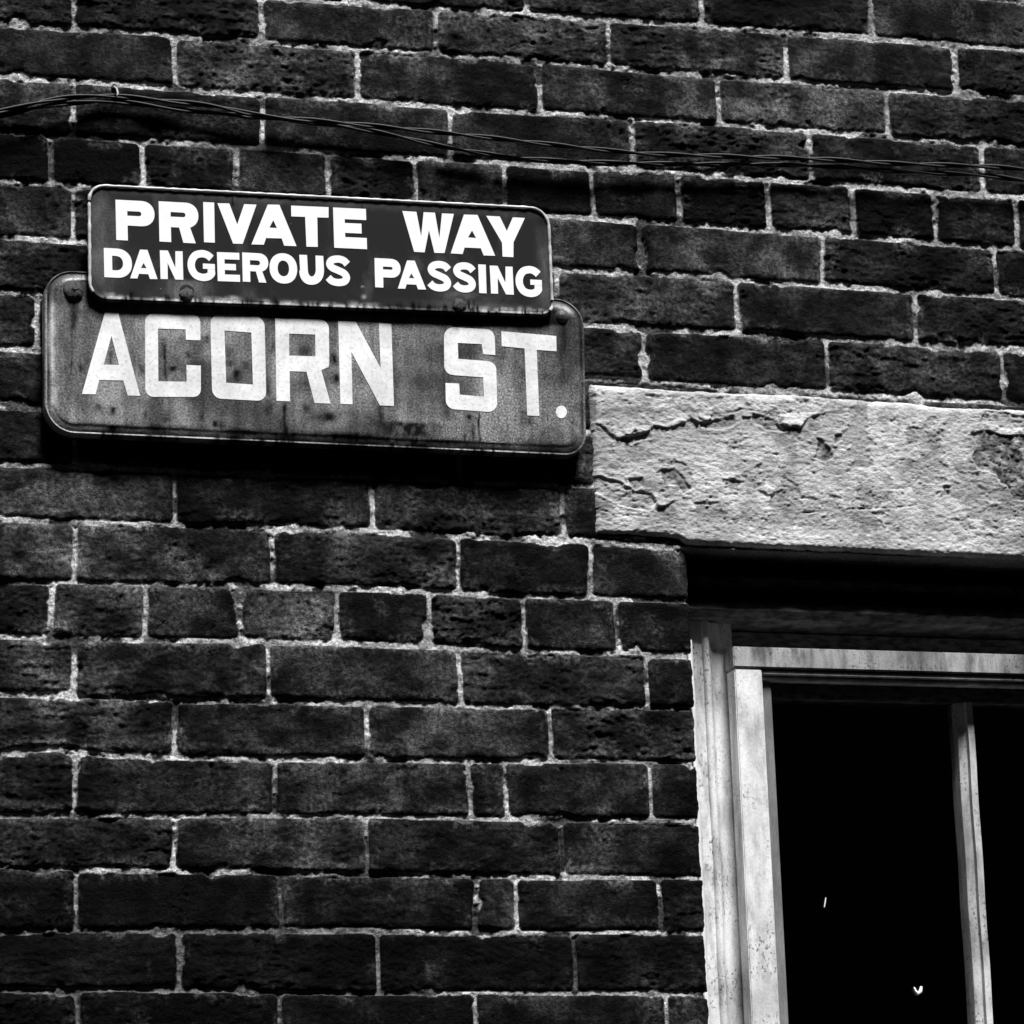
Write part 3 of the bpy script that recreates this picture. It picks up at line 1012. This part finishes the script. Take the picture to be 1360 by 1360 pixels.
def letter(polys, y0, th, mat, parent, name='letter'):
    """polys: list of (outline, [holes]) in wall x,z; front at y0 - th"""
    m = MB()
    for q, (o, hs) in enumerate(polys):
        rings = [o] + hs
        pts = [[Vector((p[0], p[1], 0)) for p in r] for r in rings]
        flat = [p for r in pts for p in r]
        tris = tessellate_polygon(pts)
        yf = y0 - th - q * 0.00008
        n = len(flat)
        v = [(p.x, yf, p.y) for p in flat] + [(p.x, y0, p.y) for p in flat]
        f = [tuple(t) for t in tris]
        s = 0
        for r in pts:
            k = len(r)
            for i in range(k): f.append((s + i, s + (i + 1) % k, n + s + (i + 1) % k, n + s + i))
            s += k
        m.add(v, f)
    return m.build(name, mat, parent)


UY, LY = -0.0335, -0.026                  # face planes of the two signs

lower = empty('street_sign', (W(420, 480, LY)[0], LY, W(420, 600, LY)[1]))
tag(lower, 'large weathered grey enamel street sign reading ACORN ST. in white capitals', 'street sign')
upper = empty('warning_sign', (W(425, 340, UY)[0], UY, W(425, 410, UY)[1]))
tag(upper, 'narrow dark enamel sign reading PRIVATE WAY DANGEROUS PASSING, fixed over the grey sign', 'warning sign')

rg = random.Random(9)
runs_shade = [(219, 455, 506, 4.0, .95), (216, 447, 475, 9, .5), (146, 466, 492, 3.0, .7), (95, 475, 500, 3, .7), (108, 483, 495, 6, .8), (97, 500, 508, 4, .6), (131, 535, 545, 6, .6), (150, 540, 552, 7, .75),
        (192, 545, 557, 4, .7), (220, 553, 561, 8, .7), (187, 482, 498, 7, .5), (249, 466, 476, 7, .7), (229, 486, 494, 9, .8), (303, 463, 475, 9, .6), (315, 490, 506, 11, .8), (305, 478, 488, 9, .6), (326, 480, 490, 8, .6),
        (355, 500, 525, 8, .6), (362, 452, 470, 8, .5), (404, 460, 474, 12, .8), (443, 468, 484, 11, .75), (446, 496, 510, 10, .75), (378, 534, 584, 4, .9), (376, 555, 572, 9, .6), (407, 538, 550, 9, .6),
        (437, 546, 562, 18, .7), (425, 550, 558, 9, .5), (356, 533, 550, 9, .6), (505, 538, 568, 5, .6), (285, 558, 568, 8, .8), (294, 560, 570, 7, .8), (636, 547, 590, 2.6, .9), (628, 562, 584, 2.4, .8),
        (589, 480, 590, 1.8, .55), (617, 574, 590, 3, .8), (623, 551, 558, 6, .9), (595, 535, 560, 14, .5), (274, 445, 457, 7, .7), (268, 546, 558, 5, .6), (500, 410, 425, 14, .7), (84, 400, 560, 12, .35),
        (97, 396, 440, 9, .6), (95, 405, 470, 4, .5), (748, 425, 470, 8, .55), (744, 430, 520, 4, .45), (700, 545, 566, 18, .5), (540, 560, 582, 90, .75), (480, 572, 588, 70, .7), (590, 583, 590, 60, .7), (680, 412, 424, 110, .6),
        (440, 400, 416, 330, .7), (640, 404, 430, 90, .85), (730, 410, 432, 40, .9), (262, 480, 540, 16, .3), (600, 450, 540, 30, .3), (90, 440, 540, 26, .4)]  # wide bands under the upper plate paint in its shadow
for a, b, k in [(138, 172, 5), (285, 350, 12), (366, 398, 9), (450, 560, 40), (560, 610, 12), (625, 660, 8), (300, 470, 9), (675, 690, 2), (100, 760, 18)]:
    for i in range(k):
        x = rg.uniform(a, b)
        yb = 573 + (x - 60) * .0486
        runs_shade.append((x, yb - rg.uniform(4, 15), yb + 8, rg.uniform(1.6, 5), rg.uniform(.6, .98)))
runs_shade += [(470, 582, 602, 30, .85), (520, 584, 604, 44, .9), (560, 586, 605, 26, .8), (380, 576, 598, 20, .85), (310, 573, 592, 24, .8), (640, 590, 606, 16, .8), (152, 564, 584, 14, .8), (200, 574, 586, 8, .7), (765, 590, 608, 16, .8), (348, 578, 594, 9, .8)]
chips_glints = [(68.5, 402, 498, 6, 1.0), (71, 512, 535, 4, .6), (755, 402, 416, 18, .6)]  # the tall streak paints the highlight on the left flange
runs_u, chips_haze_u = [], []
for i in range(90):
    x = rg.uniform(135, 728) if i % 3 else rg.uniform(520, 720)
    yb = 398 + (x - 117) * .0355
    runs_u.append((x, yb - rg.uniform(3, 13), yb + 4, rg.uniform(1.6, 6), rg.uniform(.7, 1)))
for i in range(30):
    x = rg.gauss(612, 20)
    runs_u.append((x, 396 + rg.uniform(-3, 6) + abs(x - 612) * .4, 424, rg.uniform(2.5, 6), 1))
runs_u += [(310, 252, 275, 1.8, .9), (308, 252, 262, 5, .6), (386, 254, 268, 1.8, .8), (481, 260, 282, 1.8, .8), (650, 270, 282, 3, .9), (697, 274, 284, 3, .9), (720, 290, 330, 10, .4), (560, 268, 300, 2, .4)]
for i in range(46):
    x = rg.uniform(140, 500) if i % 3 else rg.uniform(620, 715)
    yb = 394 + (x - 117) * .0355
    chips_haze_u.append((x, yb - rg.uniform(2, 7), yb + 3, rg.uniform(5, 20), rg.uniform(.55, 1.0)))
chips_haze_u += [(132, 262, 380, 24, .16), (152, 275, 330, 16, .10), (144, 330, 392, 14, .10), (400, 258, 272, 520, .08), (721, 300, 405, 13, .15), (640, 402, 414, 120, .12), (248, 372, 400, 36, .34), (612, 388, 396, 30, .15), (483, 392, 397, 4, .9), (482, 380, 383, 3, .7)]  # wide faint bands paint in cloudy reflections; narrow ones are chipped enamel

plate('plate', [(59.5, 356), (776.5, 397), (780.5, 606), (59.5, 574)], [36, 38, 30, 38],
      [(0.004, -0.016), (0.0006, -0.0165), (0.0, -0.0185), (0.0, -0.0310), (0.0006, -0.0330), (0.0016, -0.0338), (0.0026, -0.0332), (0.0034, -0.0325),
       (0.0050, -0.0332), (0.0085, -0.0340), (0.0100, -0.0346), (0.0112, -0.0354), (0.0128, -0.0358), (0.0160, LY)], LY, M['lower'], lower, 0.0012, 3, runs_shade, chips_glints, (0.003, 0.0052))
plate('plate', [(116, 244), (729.5, 275.5), (736, 421), (117, 399)], [22, 27, 18, 24],
      [(0.003, -0.0385), (0.0006, -0.0386), (0.0, -0.0392), (0.0, -0.0425), (0.0010, -0.0440), (0.0024, -0.0446), (0.0036, -0.0442), (0.0050, UY)],
      UY, M['upper'], upper, 0.0006, 5, runs_u, chips_haze_u)
# pale tube that paints a highlight along the upper plate's edge
ol = rounded([W(p, q, UY) for p, q in [(116, 244), (729.5, 275.5), (736, 421), (117, 399)]], [r * .00087 for r in (22, 27, 18, 24)], 0.0018)
chip_glint = MB()
n_ol = len(ol)
# rim highlight only along the left, top and right sides (chipped with rust at three places)
seq = ol[33 + 6:] + ol[:11 + 11 + 6]
pts = []
for i in range(len(seq) - 1):
    a, b = seq[i], seq[i + 1]
    L = math.hypot(b[0] - a[0], b[1] - a[1])
    m_ = max(1, int(L / .004))
    for k in range(m_): pts.append((a[0] + (b[0] - a[0]) * k / m_, a[1] + (b[1] - a[1]) * k / m_))
chip_glint.tube([(p[0], UY - .0008, p[1]) for p in pts], lambda i: .0019 + .0004 * math.sin(i * 1.7) * math.sin(i * .37), 8)
chip_glint.build('rim', M['rim'], upper, smooth=60)


def zmap(ox, oy, s):
    return lambda x, y: (ox + x / s, oy + y / s)


ZA, ZB, ZC = zmap(50, 230, 5.667), zmap(270, 240, 5.667), zmap(490, 250, 4.387)
ZD, ZE, ZF = zmap(50, 390, 5.667), zmap(270, 390, 5.037), zmap(530, 390, 5.037)


def to_wall(pts, zm_, y):
    return [W(*zm_(*p), y) for p in pts]


def arc(cx, cy, rx, ry, a0, a1, n=14, p=1.0):
    o = []
    for k in range(n + 1):
        t = math.radians(a0 + (a1 - a0) * k / n)
        c, s = math.cos(t), math.sin(t)
        o.append((cx + rx * math.copysign(abs(c) ** p, c), cy + ry * math.copysign(abs(s) ** p, s)))
    return o


def shear(pts, x0, k=0.052, lean=0.022, y0=0):
    return [(x + lean * (y - y0), y + k * (x - x0)) for x, y in pts]


def catmull(P, n=8):
    o = []
    for i in range(len(P) - 1):
        p0, p1, p2, p3 = P[max(i - 1, 0)], P[i], P[i + 1], P[min(i + 2, len(P) - 1)]
        for k in range(n):
            t = k / n
            o.append(tuple(0.5 * (2 * b + (-a + c) * t + (2 * a - 5 * b + 4 * c - d) * t * t + (-a + 3 * b - 3 * c + d) * t ** 3)
                           for a, b, c, d in zip(p0, p1, p2, p3)))
    o.append(P[-1])
    return o


def stroke(P, hw):
    P = catmull(P)
    l, r = [], []
    for i in range(len(P)):
        a, b = P[max(i - 1, 0)], P[min(i + 1, len(P) - 1)]
        dx, dy = b[0] - a[0], b[1] - a[1]
        L = math.hypot(dx, dy) or 1
        nx, ny = -dy / L * hw, dx / L * hw
        l.append((P[i][0] + nx, P[i][1] + ny))
        r.append((P[i][0] - nx, P[i][1] - ny))
    return l + r[::-1]


def gP(x0, y0, w, h, st, bowl, hx, hy0, hy1):
    r = bowl / 2
    o = [(x0, y0), (x0 + w - r * 1.05, y0)] + arc(x0 + w - r * 1.05, y0 + r, r * 1.05, r, -90, 90, 16, .92) + [(x0 + st, y0 + bowl), (x0 + st, y0 + h), (x0, y0 + h)]
    hr = (hy1 - hy0) / 2
    hole = [(x0 + st, hy0), (hx - hr, hy0)] + arc(hx - hr, (hy0 + hy1) / 2, hr, hr, -90, 90, 10) + [(x0 + st, hy1)]
    return o, hole


def gR(x0, y0, w, h, st, bowl, hx, hy0, hy1, leg0, leg1, legr, legi):
    r = bowl / 2
    o = [(x0, y0), (x0 + w - r * 1.05, y0)] + arc(x0 + w - r * 1.05, y0 + r, r * 1.05, r, -90, 62, 14, .92)
    o += [(legr, y0 + bowl * .985), (leg1, y0 + h), (leg0, y0 + h), (legi, y0 + bowl), (x0 + st, y0 + bowl), (x0 + st, y0 + h), (x0, y0 + h)]
    hr = (hy1 - hy0) / 2
    hole = [(x0 + st, hy0), (hx - hr, hy0)] + arc(hx - hr, (hy0 + hy1) / 2, hr, hr, -90, 90, 10) + [(x0 + st, hy1)]
    return o, hole


def gE(x0, y0, w, h, st, t, mid, t0, midw):
    return [(x0, y0), (x0 + w, y0), (x0 + w, y0 + t), (x0 + st, y0 + t), (x0 + st, y0 + mid - t0 / 2), (x0 + midw, y0 + mid - t0 / 2), (x0 + midw, y0 + mid + t0 / 2),
            (x0 + st, y0 + mid + t0 / 2), (x0 + st, y0 + h - t), (x0 + w, y0 + h - t), (x0 + w, y0 + h), (x0, y0 + h)]


def put(polys, zm_, y, th, mat, parent, sh=None):
    out = []
    for o, hs in polys:
        f = (lambda p: shear(p, sh[0], y0=sh[1])) if sh else (lambda p: p)
        out.append((to_wall(f(o), zm_, y), [to_wall(f(q), zm_, y) for q in hs]))
    letter(out, y + 0.0006, th + 0.0006, mat, parent)


TH = 0.0004
wh = M['white']
o, hl_ = gP(585, 200, 292, 303, 87, 190, 778, 281, 316)
put([(o, [hl_])], ZA, UY, TH, wh, upper, (585, 200))
o, hl_ = gR(910, 212, 297, 303, 88, 190, 1110, 288, 323, 1090, 1183, 1143, 1060)
put([(o, [hl_])], ZA, UY, TH, wh, upper, (910, 212))
put([([(1245, 218), (1328, 222), (1333, 524), (1252, 520)], [])], ZA, UY, TH, wh, upper)
put([([(106, 170), (195, 172), (255, 330), (307, 177), (400, 181), (296, 476), (224, 474)], [])], ZB, UY, TH, wh, upper)
put([([(485, 180), (572, 182), (701, 493), (608, 490), (590, 435), (472, 432), (455, 482), (362, 480)], [[(526, 298), (497, 354), (554, 357)]])], ZB, UY, TH, wh, upper)
put([([(660, 188), (942, 200), (942, 279), (857, 277), (861, 499), (776, 497), (766, 273), (662, 269)], [])], ZB, UY, TH, wh, upper)
put([(shear(gE(976, 202, 247, 303, 85, 84, 150, 74, 210), 976, .045, .03, 202), [])], ZB, UY, TH, wh, upper)
put([([(194, 133), (276, 138), (304, 282), (318, 140), (384, 143), (410, 292), (425, 147), (494, 150), (440, 378), (381, 377), (349, 245), (324, 374), (263, 371)], [])], ZC, UY, TH, wh, upper)
put([([(553, 154), (632, 156), (735, 394), (668, 392), (651, 350), (557, 346), (545, 384), (476, 380)], [[(600, 247), (577, 287), (624, 291)]])], ZC, UY, TH, wh, upper)
put([([(683, 161), (762, 165), (803, 250), (838, 170), (908, 174), (842, 315), (841, 402), (778, 399), (775, 318)], [])], ZC, UY, TH, wh, upper)
# second line
def gD(x0, y0, x1, y1, st, hx1, hy0, hy1):
    h = y1 - y0
    o = [(x0, y0), (x1 - h * .52, y0)] + arc(x1 - h * .52, (y0 + y1) / 2, h * .52, h / 2, -90, 90, 18, .92) + [(x0, y1)]
    k = hy1 - hy0
    i = [(x0 + st, hy0), (hx1 - k * .5, hy0)] + arc(hx1 - k * .5, (hy0 + hy1) / 2, k * .5, k / 2, -90, 90, 14, .92) + [(x0 + st, hy1)]
    return o, i


def gA(ax0, ax1, ay, bl0, bl1, by0, br0, br1, by1, cb, hole):
    t0 = (cb - ay) / (by0 - ay)
    xl = bl1 + (hole[1][0] - bl1) * (by0 - cb) / max(1, (by0 - hole[1][1]))
    xr = br0 - (br0 - hole[2][0]) * (by1 - cb) / max(1, (by1 - hole[2][1]))
    return [(ax0, ay), (ax1, ay + 2), (br1, by1), (br0, by1 - 1), (xr, cb + 3), (xl, cb), (bl1, by0 + 1), (bl0, by0)], hole


def gN(x0, x1, yl, yr, bl, br, st, off):
    return [(x0, yl), (x0 + st * 1.12, yl + 2), (x1 - st, yr + (br - yr) * .58), (x1 - st, yr), (x1, yr + 1), (x1 + off, br), (x1 + off - st * 1.12, br - 2),
            (x0 + st + off * .7, yl + (bl - yl) * .44), (x0 + st + off, bl + 1), (x0 + off, bl)]


def gO(cx, cy, rx, ry, hx, hy, k=.05):
    o = arc(cx, cy, rx, ry, 0, 360, 40, .92)[:-1]
    i = arc(cx, cy, hx, hy, 0, 360, 32, .92)[:-1]
    return o, i


SP = [(.90, .27), (.74, .155), (.50, .118), (.25, .165), (.155, .29), (.25, .405), (.50, .485), (.75, .575), (.85, .71), (.75, .84), (.49, .884), (.24, .845), (.08, .735)]
GP = [(.88, .255), (.73, .155), (.53, .12), (.29, .185), (.145, .38), (.145, .62), (.29, .815), (.53, .882), (.74, .85), (.865, .755), (.868, .68), (.868, .60)]


def gS(x0, y0, x1, y1):
    w, h = x1 - x0, y1 - y0
    return stroke([(x0 + a * w, y0 + b * h) for a, b in SP], .118 * h)


def gG(x0, y0, x1, y1):
    w, h = x1 - x0, y1 - y0
    s = stroke([(x0 + a * w, y0 + b * h) for a, b in GP], .118 * h)
    bx = x0 + .868 * w + .118 * h
    return s, [(x0 + .56 * w, y0 + .435 * h), (bx, y0 + .435 * h), (bx, y0 + .605 * h), (x0 + .56 * w, y0 + .605 * h)]


o, i = gD(497, 566, 707, 786, 61, 640, 622, 731)
put([(o, [i])], ZA, UY, TH, wh, upper, (560, 566))
put([(lambda q: (q[0], [q[1]]))(gA(770, 826, 576, 696, 750, 792, 845, 902, 798, 758, [(797, 676), (777, 714), (819, 717)]))], ZA, UY, TH, wh, upper)
put([(gN(919, 1090, 581, 588, 797, 803, 54, 6), [])], ZA, UY, TH, wh, upper)
s, b_ = gG(1127, 578, 1330, 812)
put([(s, []), (b_, [])], ZA, UY, TH, wh, upper, (1228, 578))
put([(shear(gE(102, 538, 168, 218, 55, 52, 109, 47, 140), 102, .035, .03, 538), [])], ZB, UY, TH, wh, upper)
o, i = gR(292, 543, 195, 219, 57, 138, 425, 598, 634, 414, 470, 440, 392)
put([(o, [i])], ZB, UY, TH, wh, upper, (340, 543))
o, i = gO(602, 661, 104, 114, 43, 59)
put([(o, [i])], ZB, UY, TH, wh, upper, (602, 661))
u_o = [(722, 558), (780, 560), (786, 670)] + arc(816, 672, 30, 50, 180, 0, 12)[0:] + [(846, 668), (844, 564), (902, 567), (908, 672)] + arc(815, 676, 93, 108, 0, 180, 20, .92) + [(728, 676)]
put([(u_o, [])], ZB, UY, TH, wh, upper)
put([(gS(922, 563, 1100, 794), [])], ZB, UY, TH, wh, upper, (1010, 563))
o, i = gP(32, 408, 151, 170, 48, 110, 136, 455, 472)
put([(o, [i])], ZC, UY, TH, wh, upper, (50, 408))
put([(lambda q: (q[0], [q[1]]))(gA(222, 266, 421, 168, 211, 585, 286, 333, 591, 560, [(247, 497), (232, 523), (264, 526)]))], ZC, UY, TH, wh, upper)
put([(gS(341, 424, 475, 602), [])], ZC, UY, TH, wh, upper, (408, 424))
put([(gS(490, 432, 618, 608), [])], ZC, UY, TH, wh, upper, (554, 432))
put([([(636, 444), (680, 446), (685, 613), (642, 611)], [])], ZC, UY, TH, wh, upper)
put([(gN(703, 836, 451, 457, 614, 621, 41, 8), [])], ZC, UY, TH, wh, upper)
s, b_ = gG(854, 453, 1003, 634)
put([(s, []), (b_, [])], ZC, UY, TH, wh, upper, (928, 453))

# large letters of the lower sign
od = M['old']
T2 = 0.0004
put([([(507, 140), (606, 146), (771, 770), (678, 767), (644, 654), (463, 650), (435, 758), (333, 756)], [[(555, 318), (497, 535), (612, 538)]])], ZD, LY, T2, od, lower)


def rr_(x0, y0, x1, y1, r):
    return arc(x0 + r, y0 + r, r, r, 180, 270, 8) + arc(x1 - r, y0 + r, r, r, 270, 360, 8) + arc(x1 - r, y1 - r, r, r, 0, 90, 8) + arc(x0 + r, y1 - r, r, r, 90, 180, 8)


c_o = arc(868, 210, 60, 58, 180, 270, 8) + arc(1160, 222, 64, 66, 270, 360, 8) + [(1225, 352), (1116, 348), (1113, 270), (905, 264), (908, 660), (1121, 664), (1120, 538), (1228, 542)] + \
    arc(1172, 722, 56, 56, 0, 90, 8) + arc(872, 715, 62, 62, 90, 180, 8)
put([(c_o, [])], ZD, LY, T2, od, lower)
put([(rr_(50, 148, 412, 710, 62), [[(142, 252), (322, 256), (325, 604), (146, 601)]])], ZE, LY, T2, od, lower, (231, 300))
r_o = [(480, 163), (775, 174)] + arc(780, 234, 60, 58, 270, 360, 8) + [(842, 470), (836, 492), (789, 512), (851, 736), (744, 732), (690, 523), (577, 519), (580, 721), (489, 717)]
put([(r_o, [[(573, 268), (748, 274), (750, 420), (574, 415)]])], ZE, LY, T2, od, lower)
put([([(902, 184), (1020, 190), (1186, 498), (1174, 199), (1257, 203), (1275, 752), (1181, 748), (990, 390), (998, 741), (917, 738)], [])], ZE, LY, T2, od, lower)
s_o = arc(362, 290, 62, 64, 180, 270, 8) + arc(580, 302, 60, 64, 270, 360, 8) + [(643, 411), (562, 405), (553, 338), (392, 330), (396, 437), (590, 452)] + arc(592, 512, 58, 58, 270, 360, 8) + \
    arc(596, 732, 60, 60, 0, 90, 8) + arc(374, 712, 62, 62, 90, 180, 8) + [(310, 598), (402, 602), (405, 676), (568, 690), (562, 560), (372, 546)] + arc(362, 484, 60, 60, 90, 180, 8)
put([(s_o, [])], ZF, LY, T2, od, lower)
put([([(684, 252), (1051, 284), (1053, 386), (920, 377), (938, 819), (857, 815), (839, 367), (686, 352)], [])], ZF, LY, T2, od, lower)
put([(arc(1085, 792, 37, 42, 0, 360, 24)[:-1], [])], ZF, LY, T2, od, lower)


# bolts, bosses and rust
def dome(px, py, r, y, mat, parent, name, hgt=.6, n=18, rough=.0):
    x, z = W(px, py, y)
    rg = random.Random(int(px))
    v, f = [], []
    ks = 6
    for k in range(ks):
        a = math.pi / 2 * k / (ks - 1)
        for i in range(n):
            t = 2 * math.pi * i / n
            rr__ = r * math.cos(a) * (1 + rough * rg.uniform(-1, 1)) if k < ks - 1 else 0.0004
            v.append((x + rr__ * math.cos(t), y - r * hgt * math.sin(a) * (1 + rough * rg.uniform(-1, 1)), z + rr__ * math.sin(t)))
    for k in range(ks - 1):
        for i in range(n): f.append((k * n + i, k * n + (i + 1) % n, (k + 1) * n + (i + 1) % n, (k + 1) * n + i))
    f.append(tuple((ks - 1) * n + i for i in range(n)))
    return mk(name, v, f, mat, parent, smooth=50)


dome(97, 388, .0122, LY + .003, M['rust'], lower, 'bolt', .75, 18, .10)
dome(746, 421, .0085, LY + .002, M['boss'], lower, 'bolt', .8, 18, .05)
dome(248, 388, .0125, UY + .0008, M['upper'], upper, 'boss', .09)
dome(248, 391, .0078, UY - .0008, M['rust'], upper, 'bolt', .5, 16, .14)
dome(610, 402, .0125, UY + .0008, M['upper'], upper, 'boss', .09)
dome(610, 405, .0078, UY - .0008, M['rust'], upper, 'bolt', .5, 16, .16)


# ------------------------------------------------------------------ cables
def cable(name, pts, depths, label, r=.0017, pitch=.14, ns=2):
    P = catmull([(*W(p, q, -d), -d) for (p, q), d in zip(pts, depths)], 16)
    # walk it at even steps
    Q = [Vector((p[0], p[2], p[1])) for p in P]
    out, acc = [Q[0]], 0
    for a, b in zip(Q[:-1], Q[1:]):
        L = (b - a).length
        k = max(1, int(L / .002))
        for j in range(1, k + 1): out.append(a + (b - a) * j / k)
    m = MB()
    s = 0
    tr_ = [[] for _ in range(ns)]
    for i, p in enumerate(out):
        if i: s += (p - out[i - 1]).length
        for k in range(ns):
            a = 2 * math.pi * (s / pitch + k / ns)
            tr_[k].append(p + Vector((0, math.cos(a) * r * .98, math.sin(a) * r * .98)))
    for t in tr_: m.tube(t, r, 8)
    o = m.build(name, M['cable'], None, tuple(out[0]), 60)
    tag(o, label, 'cable', 'cables strung along the wall')
    return o


cable('cable', [(-120, 172), (0, 148), (60, 134), (110, 128), (155, 128), (220, 134), (285, 141), (350, 154), (450, 163), (595, 177), (741, 193), (842, 203), (910, 206), (1079, 211), (1187, 217), (1306, 221), (1360, 225), (1480, 236), (1700, 262)],
      [.03, .022, .016, .012, .010, .012, .015, .018, .022, .024, .024, .022, .020, .020, .020, .020, .020, .022, .03],
      'thin black twisted cable strung across the wall, the upper of the two')
cable('cable', [(-120, 178), (0, 154), (60, 141), (110, 136), (155, 135), (220, 143), (285, 150), (350, 156), (450, 167), (518, 179), (585, 194), (636, 203), (687, 210), (754, 214), (842, 217), (910, 218), (1079, 220), (1187, 227), (1306, 233), (1360, 240), (1480, 256), (1700, 290)],
      [.026, .018, .013, .010, .008, .010, .011, .012, .013, .012, .012, .012, .012, .012, .012, .012, .014, .016, .016, .016, .018, .022],
      'thin black twisted cable on the wall that sags below the other one')
cl = empty('cable_clip', (W(155, 124, -.012)[0], -.012, W(155, 124, -.012)[1]))
tag(cl, 'small pale hook clip holding the black cables at their highest point', 'cable clip')
m = MB()
m.tube([(W(p, q, -d)[0], -d, W(p, q, -d)[1]) for p, q, d in [(151, 116, 0), (152, 115, .010), (155, 118, .015), (156.5, 124, .017), (155.5, 127, .017)]], .0011, 8)
m.build('hook', M['clip'], cl, smooth=60)
m = MB()
x_, z_ = W(151, 116, 0)
m.tube([(x_, .002, z_), (x_, -.004, z_)], .003, 10)
m.build('nail_head', M['rust'], cl)
